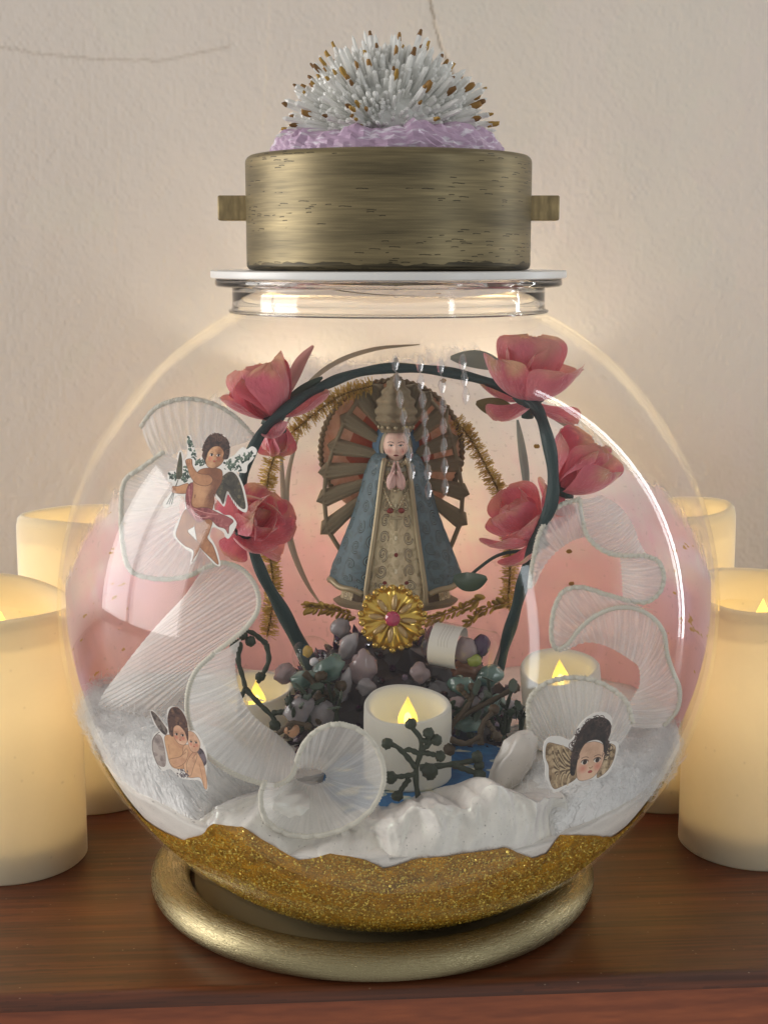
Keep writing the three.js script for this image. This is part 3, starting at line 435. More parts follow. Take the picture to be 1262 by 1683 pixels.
// ---------------------------------------------------------------- statue
{
  const S = 0.000293, t = thing('figurine', 'small painted relief figurine in a blue cloak and crown with a sunburst behind', 'figurine', null, at(650, 985, -0.03)); t.scale.setScalar(S);
  const ringLoft = (rows, a0, a1, nu, relief, uvs, lift = 0) => gridGeo(nu, rows.length * 7, (u, v) => {
    const k = v * (rows.length - 1), i = Math.min(Math.floor(k), rows.length - 2), f = k - i, A = rows[i], B = rows[i + 1], th = lerp(a0, a1, u), L = (n) => lerp(A[n], B[n], f), d = relief ? relief(u, v) : 0;
    return V(Math.sin(th) * (L(1) + d) + (L(3) || 0), L(0) + lift * Math.abs(Math.sin(th)) * (1 - v) ** 3, Math.cos(th) * (L(2) + d));
  }, uvs);
  const bronze = std({ color: lin(0.36, 0.285, 0.175), roughness: 0.5, metalness: 0.35, bumpMap: plasterBump, bumpScale: 0.0006 });
  const gilt = std({ color: lin(0.38, 0.31, 0.19), roughness: 0.45, metalness: 0.4 });
  // ornament canvases
  const orn = (w, h, bg, cols, n, seed, mid) => {
    const [c, x] = makeCanvas(w, h), [bc, bx] = makeCanvas(w, h), r = rng(seed); x.fillStyle = bg; x.fillRect(0, 0, w, h); bx.fillStyle = '#777'; bx.fillRect(0, 0, w, h);
    for (let i = 0; i < 500; i++) { x.fillStyle = cols[i % cols.length].replace('1)', '.13)'); x.beginPath(); x.ellipse(r() * w, r() * h, 6 + r() * 22, 5 + r() * 18, r() * 3, 0, 7); x.fill(); }
    const curl = (cx, cy, s, dir, a) => { for (const [q, st, lw] of [[x, cols[0], s * 0.34], [x, cols[1], s * 0.13], [bx, '#fff', s * 0.26]]) { q.strokeStyle = st; q.lineWidth = lw; q.lineCap = 'round'; q.beginPath(); for (let k = 0; k <= 30; k++) { const f = k / 30, rad = s * (1 - 0.85 * f), an = a + dir * f * 7.5; const X = cx + Math.cos(an) * rad, Y = cy + Math.sin(an) * rad; k ? q.lineTo(X, Y) : q.moveTo(X, Y); } q.stroke(); } };
    for (let i = 0; i < n; i++) { const y = ((i + 0.5) / n) * h, s = h / n * 0.42; for (const sd of [-1, 1]) { curl(w / 2 + sd * (mid ? w * 0.2 : w * 0.06 + 0.2 * s), y, s, sd, i * 1.1); if (mid) curl(w / 2 + sd * w * 0.39, y + s * 0.8, s * 0.8, -sd, i * 2.1 + 1); }
      if (mid) { x.fillStyle = cols[1]; x.beginPath(); x.ellipse(w / 2, y, s * 0.3, s * 0.36, 0, 0, 7); x.fill(); bx.fillStyle = '#fff'; bx.beginPath(); bx.ellipse(w / 2, y, s * 0.34, s * 0.4, 0, 0, 7); bx.fill(); } }
    return [c, bc, x, bx];
  };
  const [gc, gb, gx] = orn(512, 1024, '#d6c6a0', ['rgba(84,60,32,1)', 'rgba(232,220,188,1)', 'rgba(126,104,70,1)'], 11, 3, true);
  { const r = rng(14); for (let i = 0; i < 420; i++) { gx.fillStyle = `rgba(96,72,40,${0.05 + 0.13 * r()})`; gx.beginPath(); gx.ellipse(r() * 512, r() * 1024, 4 + r() * 16, 3 + r() * 12, r() * 3, 0, 7); gx.fill(); } }
  gx.fillStyle = '#7c2c22'; for (const [x, y] of [[236, 250], [280, 250], [258, 700], [330, 860], [180, 860]]) { gx.beginPath(); gx.ellipse(x, y, 15, 12, 0, 0, 7); gx.fill(); }
  gx.fillStyle = '#4f3a1d'; gx.fillRect(0, 0, 60, 1024); gx.fillRect(452, 0, 60, 1024);
  const wrapT = (t) => { t.wrapS = t.wrapT = THREE.RepeatWrapping; return t; }, gT = wrapT(canvasTex(gc)), gB = wrapT(canvasTex(gb, false));
  // gown, front
  part('gown', ringLoft([[2, 92, 50], [40, 84, 48], [90, 74, 45], [140, 60, 42], [185, 47, 38], [220, 36, 32], [236, 22, 24]], -1.45, 1.45, 48, (u, v) => 3.4 * Math.abs(fbm3(u * 9, v * 10, 3, 2)) + 1.2 * Math.sin(u * 40) * Math.sin(v * 3.1), (u, v) => [0.5 + (u - 0.5) * 2.0, v]), std({ map: gT, bumpMap: gB, bumpScale: 0.0014, roughness: 0.6, side: THREE.DoubleSide }), t);
  const [mc, mb] = orn(512, 1024, '#586b72', ['rgba(44,36,26,1)', 'rgba(112,138,142,1)', 'rgba(70,76,70,1)'], 10, 5, true);
  const mM = std({ map: wrapT(canvasTex(mc)), bumpMap: wrapT(canvasTex(mb, false)), bumpScale: 0.0012, roughness: 0.6, side: THREE.DoubleSide });
  const cloak = [[4, 104, 50], [28, 102, 49], [60, 92, 46], [100, 78, 43], [140, 65, 40], [180, 54, 38], [215, 45, 36], [234, 38, 33], [244, 31, 28], [249, 20, 18]];
  for (const s of [-1, 1]) {
    const a0 = s < 0 ? -Math.PI : 0.47, a1 = s < 0 ? -0.47 : Math.PI;
    part('cloak', ringLoft(cloak, a0, a1, 40, (u, v) => { const e = s < 0 ? 1 - u : u; return 4 + 2.2 * Math.sin(e * 16 + v * 3) * (1 - v * 0.7) + 3.2 * Math.abs(fbm3(e * 9, v * 8, s, 2)); }, (u, v) => [u * 1.3, v * 1.05], 30), mM, t);
    const edge = []; for (let i = 0; i <= 16; i++) { const k = i / 16 * (cloak.length - 2.4), j = Math.floor(k), f = k - j, L = (n) => lerp(cloak[j][n], cloak[j + 1][n], f); edge.push(V(s * Math.sin(0.46) * (L(1) + 6), L(0), Math.cos(0.46) * (L(2) + 7))); }
    part('cloak_border', sweep(edge, 4.2, 40, 6), gilt, t);
    const hem = []; for (let i = 0; i <= 14; i++) { const a = s * lerp(0.5, 1.9, i / 14); hem.push(V(Math.sin(a) * 109, 5 + 30 * Math.abs(Math.sin(a)) + 2 * Math.sin(i), Math.cos(a) * 54)); } part('cloak_hem', sweep(hem, 5.5, 28, 6), gilt, t);
  }
  part('pedestal', ringLoft([[-12, 70, 44], [-8, 96, 50], [0, 104, 52], [6, 92, 48]], -Math.PI, Math.PI, 40), bronze, t);
  // chest, wimple, collar, hands
  part('shawl', ringLoft([[205, 42, 30], [224, 36, 33], [234, 26, 29], [240, 17, 21]], -1.5, 1.5, 30), std({ color: lin(0.56, 0.52, 0.4), roughness: 0.7 }), t);
  const chain = (pts, r, n) => sweep(curve(pts.map((p) => V(...p))), (k) => r * (0.8 + 0.3 * Math.sin(k * n)), 90, 6);
  part('necklace', chain([[-30, 228, 24], [-18, 205, 38], [0, 190, 45], [18, 205, 38], [30, 228, 24]], 3, 130), gilt, t);
  part('necklace', chain([[-27, 212, 30], [-14, 180, 44], [0, 160, 48], [14, 180, 44], [27, 212, 30]], 2.4, 150), gilt, t);
  part('cross', merge([move(new RoundedBoxGeometry(5, 30, 4, 2, 1), 0, 140, 48), move(new RoundedBoxGeometry(20, 5, 4, 2, 1), 0, 146, 48.5)]), gilt, t);
  for (const s of [-1, 1]) part('red_bead', blob(40 + s, 2, 0.3, 2, 5.5, 4.5, 3.5).translate(s * 9, 158, 48), std({ color: lin(0.2, 0.03, 0.02), roughness: 0.35 }), t);
  const skin = std({ color: lin(0.66, 0.43, 0.38), roughness: 0.55 });
  const hand = (s) => { const l = [blob(51 + s, 3, 0.08, 1, 8.5, 15, 7).rotateZ(s * 0.16).translate(s * 7, 205, 42)]; for (let k = 0; k < 4; k++) l.push(sweep([V(s * (10 - k * 2), 206, 46 - k * 1.5), V(s * (6.5 - k * 1.2), 222, 45 - k * 1.5), V(s * (2.2), 238 - Math.abs(k - 1.4) * 2.6, 43 - k * 2)], (f) => 2.3 * (1 - 0.35 * f), 10, 7)); l.push(sweep([V(s * 10, 200, 46), V(s * 6, 214, 50), V(s * 2.2, 223, 50)], (f) => 2.6 * (1 - 0.3 * f), 8, 7)); return merge(l); };
  for (const s of [-1, 1]) part('hand', hand(s), skin, t);
  // head with painted face
  {
    const g = mergeVertices(new THREE.SphereGeometry(1, 64, 48).deleteAttribute('normal')), P = g.attributes.position, U = g.attributes.uv;
    for (let i = 0; i < P.count; i++) {
      let x = P.getX(i), y = P.getY(i), z = P.getZ(i); const jaw = 1 - 0.24 * smooth(-y, 0.1, 1); let X = x * 19 * jaw, Y = y * 27, Z = z * 19 * (1 - 0.08 * smooth(-y, 0.3, 1));
      if (z > 0) { Z += 4.2 * Math.exp(-((X / 2.6) ** 2)) * smooth(Y, -9, -4.5) * (1 - smooth(Y, -4, 8)) + 1.4 * Math.exp(-((X / 6) ** 2 + ((Y + 13) / 2.4) ** 2)) - 1.4 * Math.exp(-(((Math.abs(X) - 7) / 3.4) ** 2 + ((Y - 3) / 3) ** 2)) + 1.2 * Math.exp(-((X / 6) ** 2 + ((Y + 22) / 4) ** 2)); }
      P.setXYZ(i, X, Y, Z); U.setXY(i, clamp(0.5 + X / 44, 0, 1), clamp(0.5 + Y / 58, 0, 1));
    }
    g.computeVertexNormals(); g.scale(1.08, 1.04, 1.05); g.translate(0, 259, 15);
    const [c, x] = makeCanvas(440, 580); x.fillStyle = '#ecc6b2'; x.fillRect(0, 0, 440, 580);
    const X = (u) => 220 + u * 10, Y = (v) => 290 - v * 10, r = rng(4);
    for (let i = 0; i < 90; i++) { x.fillStyle = r() < 0.5 ? 'rgba(160,112,98,.10)' : 'rgba(220,184,164,.10)'; x.beginPath(); x.ellipse(r() * 440, r() * 580, 12 + r() * 30, 10 + r() * 26, r() * 3, 0, 7); x.fill(); }
    for (const s of [-1, 1]) {
      const gg = x.createRadialGradient(X(s * 10), Y(-7), 4, X(s * 10), Y(-7), 60); gg.addColorStop(0, 'rgba(176,90,84,.4)'); gg.addColorStop(1, 'rgba(176,90,84,0)'); x.fillStyle = gg; x.fillRect(0, 0, 440, 580);
      x.fillStyle = '#e4d8cc'; x.beginPath(); x.ellipse(X(s * 7.2), Y(2.2), 34, 13, 0, 0, 7); x.fill(); x.fillStyle = '#1c1310'; x.beginPath(); x.ellipse(X(s * 7), Y(2.4), 15, 14, 0, 0, 7); x.fill();
      x.strokeStyle = '#1c1310'; x.lineWidth = 8; x.beginPath(); x.ellipse(X(s * 7.2), Y(1.6), 38, 20, 0, Math.PI * 1.08, Math.PI * 1.92); x.stroke();
      x.lineWidth = 9; x.beginPath(); x.moveTo(X(s * 3), Y(6.2)); x.quadraticCurveTo(X(s * 7), Y(9.6), X(s * 13), Y(6.6)); x.stroke();
    }
    x.fillStyle = '#8e3a38'; x.beginPath(); x.ellipse(X(0), Y(-13), 36, 15, 0, 0, 7); x.fill(); x.strokeStyle = '#5c2220'; x.lineWidth = 5; x.beginPath(); x.moveTo(X(-4), Y(-13)); x.lineTo(X(4), Y(-13)); x.stroke();
    x.strokeStyle = '#7a3b30'; x.lineWidth = 4; x.beginPath(); x.moveTo(X(9), Y(-2)); x.lineTo(X(11), Y(-8)); x.stroke();
    x.fillStyle = '#4a3826'; x.fillRect(0, 0, 440, 44);
    part('head', g, std({ map: canvasTex(c), roughness: 0.5 }), t);
    // wimple round the face
    const wim = gridGeo(40, 8, (u, v) => { const a = u * Math.PI * 2, k = lerp(0.92, 1.42, v); return V(Math.sin(a) * 22.5 * k, 256 + Math.cos(a) * 33 * lerp(0.97, 1.2, v), 10 + 9 * Math.cos((v) * 1.5) - v * 8); });
    part('wimple', wim, std({ color: lin(0.36, 0.3, 0.2), roughness: 0.7, side: THREE.DoubleSide }), t);
    part('hood', gridGeo(40, 8, (u, v) => { const a = lerp(-2.5, 2.5, u), k = lerp(1.25, 1.75, v); return V(Math.sin(a) * 22 * k, 254 + Math.cos(a) * 32 * lerp(1.1, 1.35, v), 14 - v * 20); }), std({ color: lin(0.07, 0.13, 0.19), roughness: 0.6, side: THREE.DoubleSide }), t);
    part('collar', sweep(curve([V(-20, 240, 22), V(-12, 231, 32), V(0, 228, 35), V(12, 231, 32), V(20, 240, 22)]), (k) => 4 + 1.2 * Math.sin(k * 50), 50, 7), gilt, t);
  }
  // crown
  {
    const cr = thing; const c = new THREE.Group(); c.name = 'crown'; t.add(c); c.position.set(0, 282, 12); c.scale.set(1.08, 1.16, 1.05);
    part('crown_band', ringLoft([[0, 23, 20], [4, 25, 22], [10, 25, 22], [14, 27, 24]], -Math.PI, Math.PI, 40, (u) => 0.8 * Math.sin(u * 90)), bronze, c);
    part('crown_dome', ringLoft([[14, 27, 24], [26, 29, 25], [42, 26, 22], [56, 18, 16], [70, 9, 8], [76, 4, 4]], -Math.PI, Math.PI, 60, (u, v) => 3 * Math.abs(Math.sin(u * Math.PI * 8)) + 2 * Math.sin(v * 34)), bronze, c);
    for (let i = 0; i < 7; i++) { const a = (i - 3) * 0.42; part('crown_stud', new THREE.SphereGeometry(3.2, 10, 8).translate(Math.sin(a) * 26, 7, Math.cos(a) * 23), gilt, c); }
    part('crown_cross', merge([move(new RoundedBoxGeometry(6, 32, 6, 2, 1.4), 0, 86, 0), move(new RoundedBoxGeometry(24, 6, 6, 2, 1.4), 0, 90, 0.3), move(new THREE.SphereGeometry(6.5, 12, 10), 0, 73, 0)]), bronze, c);
  }
  // sunburst: backing disc with rope edge, ribbed rays, links between ray ends
  const [dc, dx] = makeCanvas(512, 512), dr = rng(6);
  dx.fillStyle = '#e6cbb4'; dx.fillRect(0, 0, 512, 512); for (let i = 0; i < 700; i++) { dx.fillStyle = ['rgba(190,120,90,.10)', 'rgba(220,180,150,.16)', 'rgba(160,120,96,.10)'][i % 3]; dx.beginPath(); dx.ellipse(dr() * 512, dr() * 512, 4 + dr() * 26, 4 + dr() * 18, dr() * 3, 0, 7); dx.fill(); }
  dx.fillStyle = 'rgba(172,72,44,.55)'; dx.beginPath(); for (let i = 0; i <= 40; i++) { const a = i / 40 * 6.283, q = 140 + 26 * fbm(i * 0.9, 0, 3, 2); dx.lineTo(256 + Math.cos(a) * q, 256 + Math.sin(a) * q); } dx.fill();
  const disc = new THREE.CylinderGeometry(116, 116, 5, 64); disc.rotateX(Math.PI / 2); disc.translate(-7, 245, -26);
  { const P = disc.attributes.position, U = disc.attributes.uv; for (let i = 0; i < P.count; i++) U.setXY(i, 0.5 + (P.getX(i) + 7) / 240, 0.5 + (P.getY(i) - 245) / 240); }
  part('halo_disc', disc, phys({ map: canvasTex(dc), roughness: 0.8, transmission: 0.55, thickness: 0 }), t);
  const rope = []; for (let i = 0; i <= 60; i++) { const a = lerp(-2.25, 2.25, i / 60); rope.push(V(-7 + Math.sin(a) * 116, 245 + Math.cos(a) * 116, -20)); }
  part('halo_rope', sweep(curve(rope), (k, a) => 4.2 + 1.2 * Math.sin(k * 330 + a * 2), 320, 8), std({ color: lin(0.2, 0.13, 0.06), roughness: 0.6 }), t);
  const tipsL = [[612, 628], [586, 640], [559, 679], [538, 728], [523, 773], [520, 821], [526, 876]], tipsR = [[682, 628], [706, 640], [735, 668], [752, 715], [762, 757], [771, 809], [768, 860]];
  for (const list of [tipsL, tipsR]) {
    const ends = [];
    list.forEach(([px, py], i) => {
      const tip = V(px - 650, 985 - py, -4), s = px < 650 ? -1 : 1, from = V(s * lerp(12, 44, i / 6), lerp(306, 178, i / 6), 2), d = tip.clone().sub(from), len = d.length(); d.normalize();
      const n = V(-d.y, d.x, 0), w = 15, rib = (k, a) => { const flare = lerp(7, w, Math.min(k / 0.86, 1)) * (k > 0.86 ? 1 - (k - 0.86) / 0.14 * 0.96 : 1); return flare; };
      const g = gridGeo(8, 14, (u, v) => { const f = rib(v), x = lerp(-1, 1, u), z = [-5, 1, 4.5, 1.5, 5.5, 1.5, 4.5, 1, -5][Math.round(u * 8)]; return from.clone().addScaledVector(d, v * len).addScaledVector(n, x * f).add(V(0, 0, z * (0.4 + 0.6 * f / w))); });
      const back = gridGeo(1, 14, (u, v) => from.clone().addScaledVector(d, v * len).addScaledVector(n, lerp(1, -1, u) * rib(v)).add(V(0, 0, -6)));
      part('halo_ray', merge([g, back]), bronze, t); ends.push(from.clone().addScaledVector(d, len * 0.86));
    });
    for (let i = 0; i < ends.length - 1; i++) part('halo_link', sweep([ends[i], ends[i].clone().lerp(ends[i + 1], 0.5), ends[i + 1]], 4, 4, 6), bronze, t);
    part('halo_link', sweep([ends[6], ends[6].clone().lerp(V(Math.sign(ends[6].x) * 84, 70, -4), 0.5), V(Math.sign(ends[6].x) * 84, 70, -6)], 4.2, 4, 6), bronze, t);
  }
}

// ---------------------------------------------------------------- brooch
{
  const t = thing('brooch', 'gold scalloped flower brooch with a red bead centre under the figurine', 'brooch', null, at(645, 1016, 0.012)); t.rotation.x = -0.18;
  const amber = phys({ color: lin(0.75, 0.5, 0.08), roughness: 0.14, metalness: 0.7, clearcoat: 0.6 }), R0 = 0.0146;
  const g = gridGeo(96, 10, (u, v) => { const a = u * Math.PI * 2, sc = 1 + 0.06 * Math.cos(a * 12) * v, r = R0 * v * sc; return V(Math.sin(a) * r, Math.cos(a) * r, 0.0025 * (1 - v * v) + 0.0006 * Math.cos(a * 12) * v + 0.0004 * fbm3(Math.sin(a) * v * 4, Math.cos(a) * v * 4, 1, 2)); });
  g.index.array.reverse(); g.computeVertexNormals(); amber.side = THREE.DoubleSide; part('gold_disc', g, amber, t);
  const bead = phys({ color: lin(0.45, 0.3, 0.12), roughness: 0.2, metalness: 0.35, clearcoat: 0.6 }), long = new THREE.SphereGeometry(1, 18, 14).scale(0.0014, 0.0037, 0.0013), round = new THREE.SphereGeometry(0.0017, 14, 10);
  for (let i = 0; i < 8; i++) { const a = i / 8 * Math.PI * 2 + 0.12, b = part('petal_bead', long, bead, t); b.position.set(Math.sin(a) * 0.0074, Math.cos(a) * 0.0074, 0.0036); b.rotation.z = -a; }
  const rim = phys({ color: lin(0.55, 0.36, 0.07), roughness: 0.16, metalness: 0.8, clearcoat: 0.6 });
  for (let i = 0; i < 22; i++) { const a = i / 22 * Math.PI * 2, b = part('rim_bead', round, rim, t); const r = R0 * (0.95 + 0.04 * (i % 2)); b.position.set(Math.sin(a) * r, Math.cos(a) * r, 0.0014); b.scale.setScalar(i % 3 ? 1 : 0.8); }
  part('red_centre', new THREE.IcosahedronGeometry(0.0037, 1).scale(1, 1, 0.8).translate(0, 0, 0.0046), phys({ color: lin(0.42, 0.03, 0.09), roughness: 0.12, clearcoat: 1, flatShading: true }), t);
}

// ---------------------------------------------------------------- flower arch: stems, tinsel, flowers, leaves
const stemMat = std({ color: lin(0.02, 0.045, 0.045), roughness: 0.55, bumpMap: cottonTex, bumpScale: 0.0006 });
const W3 = (list) => list.map(([x, y, z]) => inBowl(at(x, y, z), 0.006));
single('flower_stem', sweep(W3([[520, 1110, -0.004], [486, 1046, 0.0], [462, 1000, 0.005], [432, 945, 0.015], [412, 890, 0.02], [400, 830, 0.02], [402, 775, 0.025], [430, 712, 0.026], [470, 672, 0.02], [520, 640, 0.005], [580, 615, -0.01], [640, 605, -0.012], [710, 608, -0.01], [775, 620, -0.004], [830, 638, 0.002], [866, 655, 0.006]]), (k) => 0.0023 + 0.0016 * (1 - smooth(k, 0, 0.3)) + 0.0003 * Math.sin(k * 60), 120, 10), stemMat, 'dark green wrapped stem arching over the figurine from the left', 'stem');
single('flower_stem', sweep(W3([[862, 656, 0.014], [882, 672, 0.022], [898, 715, 0.032], [908, 770, 0.036], [906, 825, 0.036], [888, 870, 0.032], [868, 925, 0.022], [852, 985, 0.012], [842, 1020, 0.008], [828, 1065, 0.004], [815, 1110, 0.0]]), (k) => 0.0028 + 0.0003 * Math.sin(k * 40), 70, 10), stemMat, 'dark green wrapped stem bending down along the right flowers', 'stem');
function tinsel(label, pts, seed) {
  const t = thing('gold_tinsel', label, 'tinsel', 'gold tinsel cords beside the figurine'), c = curve(W3(pts)), L = c.getLength(), r = rng(seed), n = Math.round(L * 16000), im = new THREE.InstancedMesh(new THREE.BoxGeometry(0.00035, 0.0046, 0.00008).translate(0, 0.0023, 0), std({ color: lin(0.62, 0.42, 0.1), metalness: 0.6, roughness: 0.35 }), n), m = new THREE.Matrix4(), q = new THREE.Quaternion();
  part('wire', sweep(c, 0.0006, 60, 6), std({ color: lin(0.2, 0.13, 0.04), metalness: 0.7, roughness: 0.5 }), t);
  for (let i = 0; i < n; i++) { const f = r(), p = c.getPointAt(f), T = c.getTangentAt(f), a = V(r() - 0.5, r() - 0.5, r() - 0.5); a.addScaledVector(T, -a.dot(T)).normalize().addScaledVector(T, (r() - 0.5) * 0.7).normalize(); q.setFromUnitVectors(V(0, 1, 0), a); const s = 0.7 + r() * 0.5; m.compose(p, q, V(1, s, 1)); im.setMatrixAt(i, m); }
  im.name = 'tinsel_bristles'; im.userData.kind = 'stuff'; t.add(im);
}
tinsel('gold tinsel cord arching at the left of the figurine', [[612, 634, -0.03], [560, 650, -0.03], [505, 690, -0.03], [465, 728, -0.03], [444, 770, -0.03], [437, 830, -0.03], [442, 900, -0.03], [450, 970, -0.03], [440, 1045, -0.03]], 3);
tinsel('gold tinsel cord slanting down at the right of the figurine', [[748, 690, -0.035], [775, 725, -0.035], [800, 770, -0.035], [822, 815, -0.034], [834, 860, -0.034], [838, 920, -0.034], [834, 1000, -0.034]], 5);

const petalMat = phys({ bumpMap: cottonTex, bumpScale: 0.0008, color: 0xffffff, vertexColors: true, roughness: 0.8, transmission: 0.5, thickness: 0, side: THREE.DoubleSide, sheen: 0.3, sheenColor: lin(1, 0.7, 0.75) });
function petalGeo(len, wid, cup, curl, seed, pale) {
  const ys = [0], zs = [0]; for (let i = 1; i <= 16; i++) { const a = 0.45 - curl * (i - 0.5) / 16; ys.push(ys[i - 1] + Math.cos(a) * len / 16); zs.push(zs[i - 1] + Math.sin(a) * len / 16); }
  const g = gridGeo(14, 16, (u, v) => {
    const x = u * 2 - 1, i = Math.round(v * 16), w = wid * Math.pow(Math.max(v, 0.02), 0.6) * (v > 0.6 ? Math.sqrt(Math.max(0.0004, 1 - ((v - 0.6) / 0.4) ** 2 * 0.97)) : 1), X = x * w;
    const ser = v > 0.9 ? 0.012 * Math.sin(x * 30 + seed) : 0;
    return V(X, ys[i] + ser - 0.03 * (1 - x * x) * (v > 0.9 ? 1 : 0), zs[i] - cup * X * X / wid + 0.025 * fbm3(x * 1.5, v * 2, seed, 2) * v);
  });
  const k = 1.0, p = g.attributes.position;
  return colorize(g, (v, i) => { const f = clamp(v.y / (len * 0.95), 0, 1), n = fbm(v.x / wid * 3 + seed, f * 4, seed, 3), vn = 0.84 + 0.22 * vnoise(v.x / wid / (0.3 + f) * 9 + seed, f * 1.2, 2), e = clamp(pale * smooth(f + (n - 0.5) * 0.5, 0.72, 1.0), 0, 1); return [lerp(0.84 * (0.85 + 0.3 * n), 0.84, e) * vn, lerp(0.14 + 0.17 * n, 0.52, e) * vn, lerp(0.23 + 0.1 * n, 0.3, e) * vn]; });
}
const petalSets = [];
for (let i = 0; i < 6; i++) petalSets.push(petalGeo(1, 0.5 + 0.06 * (i % 3), 0.55 + 0.15 * (i % 2), 0.75 + 0.3 * (i % 3), i * 3.7 + 1, i % 3 === 2 ? 1 : 0.45));
const calyxMat = std({ color: lin(0.025, 0.055, 0.045), roughness: 0.6 });
function flower(label, px, py, z, axis, size, whorls, seed, yellow) {
  const t = thing('pink_flower', label, 'flower', 'pink artificial flowers on the arch', inBowl(at(px, py, z), 0.02));
  t.quaternion.setFromUnitVectors(V(0, 1, 0), V(...axis).normalize()); const r = rng(seed);
  for (const [n, tilt, len, w] of whorls) for (let i = 0; i < n; i++) {
    const m = part('petal', petalSets[Math.floor(r() * 6)], petalMat, t), a = (i + 0.5 * r()) / n * Math.PI * 2 + tilt * 3, tl = tilt + (r() - 0.5) * 0.22, s = size * len * (0.9 + 0.2 * r());
    m.rotation.set(tl, 0, 0); m.rotation.order = 'YXZ'; m.rotation.y = a; m.scale.set(s * w, s, s); m.position.set(Math.sin(a) * size * 0.05, 0, Math.cos(a) * size * 0.05);
  }
  part('calyx', lathe([[0.0001, -size * 0.28], [size * 0.09, -size * 0.26], [size * 0.1, -size * 0.1], [size * 0.24, 0.02 * size], [size * 0.16, size * 0.09], [0.0001, size * 0.1]], 12), calyxMat, t);
}
const FULL = [[3, -0.1, 0.85, 1], [4, 0.35, 0.98, 1.05], [4, 1.0, 1.0, 1], [3, 1.7, 0.85, 0.85]];
const CUP = [[3, -0.15, 0.9, 1], [4, 0.15, 1.02, 1.15], [3, 0.75, 1.0, 1.05], [2, 1.6, 0.9, 0.7]];
flower('pink flower at the top left of the arch, above the cherub', 452, 688, 0.012, [-0.4, 0.9, 0.15], 0.028, CUP, 2);
flower('small drooping pink bud right under the top left flower', 452, 690, 0.0, [0.05, -1, 0.12], 0.0165, [[3, -0.1, 0.9, 1.2], [4, 0.15, 1, 1.2], [3, 0.3, 1, 1.1]], 3);
flower('pink flower half hidden behind the cherub cut-out', 402, 872, 0.026, [0.25, 0.3, 0.4], 0.0225, FULL, 4);
flower('large pink flower at the top right of the arch', 868, 658, 0.012, [0.02, 1, 0.12], 0.0305, FULL, 5);
flower('pink flower at the far right of the arch, lower than the top one', 922, 806, 0.014, [0.5, 0.75, 0.2], 0.027, CUP, 6);
flower('pink flower on the right stem, nearest the figurine', 882, 880, 0.014, [-0.55, 0.75, 0.2], 0.0255, FULL, 7);

function leaf(name, label, pts, w, mat, cat = 'leaf', group) {        // flat blade along a curve
  const c = curve(W3(pts)), g = gridGeo(4, 30, (u, v) => { const p = c.getPointAt(v), T = c.getTangentAt(v), n = V(-T.y, T.x, 0).normalize(), k = w * Math.pow(Math.sin(Math.PI * (0.06 + 0.9 * v)), 0.8); return p.addScaledVector(n, (u - 0.5) * 2 * k).add(V(0, 0, -Math.abs(u - 0.5) * k * 0.9)); });
  return single(name, g, mat, label, cat, group);
}
const dry = phys({ color: lin(0.36, 0.3, 0.22), roughness: 0.8, transmission: 0.35, thickness: 0, side: THREE.DoubleSide }), olive = phys({ color: lin(0.14, 0.11, 0.03), roughness: 0.6, transmission: 0.2, thickness: 0, side: THREE.DoubleSide }), deep = phys({ color: lin(0.04, 0.065, 0.04), roughness: 0.5, side: THREE.DoubleSide }), greyG = phys({ color: lin(0.3, 0.34, 0.3), roughness: 0.8, transmission: 0.3, thickness: 0, side: THREE.DoubleSide });
leaf('leaf', 'pink tipped grass leaf standing up beside the top left flower', [[466, 660, 0.0], [480, 625, 0.0], [494, 595, 0.005], [515, 568, 0.01]], 0.0028, phys({ color: lin(0.5, 0.24, 0.22), roughness: 0.8, transmission: 0.3, thickness: 0, side: THREE.DoubleSide }));
leaf('leaf', 'dark leaf lying along the stem right of the top left flower', [[462, 668, 0.006], [490, 648, 0.004], [530, 620, 0.002]], 0.0026, deep);
leaf('leaf', 'olive leaf under the left petals of the top right flower', [[842, 672, 0.01], [815, 670, 0.015], [782, 662, 0.018]], 0.0042, olive);
leaf('leaf', 'grey green leaf lying on the stem left of the top right flower', [[830, 605, -0.01], [790, 592, -0.01], [740, 588, -0.01]], 0.0042, greyG);
leaf('leaf', 'dark green leaf at the right foot of the figurine', [[745, 950, 0.01], [770, 958, 0.014], [800, 950, 0.018]], 0.0046, deep);
single('leaf_stalk', sweep(W3([[762, 956, 0.012], [785, 935, 0.01], [820, 912, 0.01], [868, 904, 0.01]]), 0.0008, 20, 6), stemMat, 'thin dark stalk joining the leaf by the figurine to the right stem', 'stalk');
leaf('leaf', 'dry brown leaf strip between the two upper right flowers', [[890, 668, 0.0], [915, 686, 0.0], [955, 712, 0.0]], 0.0018, dry);
const BG = 'dry grass blades at the back of the globe';
leaf('grass_blade', 'long dry grass blade curving down left of the figurine', [[462, 735, -0.04], [466, 810, -0.04], [480, 900, -0.04], [505, 960, -0.035], [528, 995, -0.03]], 0.0017, dry, 'grass', BG);
leaf('grass_blade', 'thin second grass blade beside the long one left of the figurine', [[492, 710, -0.045], [474, 780, -0.045], [472, 850, -0.045], [486, 930, -0.045]], 0.0013, dry, 'grass', BG);
leaf('grass_blade', 'dry grass blade arching over the top of the stem', [[470, 700, -0.03], [500, 640, -0.03], [545, 600, -0.035], [610, 575, -0.04], [690, 566, -0.045]], 0.0012, dry, 'grass', BG);
leaf('grass_blade', 'pale grey grass blade hanging below the top right flower', [[850, 690, -0.02], [858, 740, -0.02], [864, 790, -0.02], [862, 830, -0.02]], 0.002, greyG, 'grass', BG);

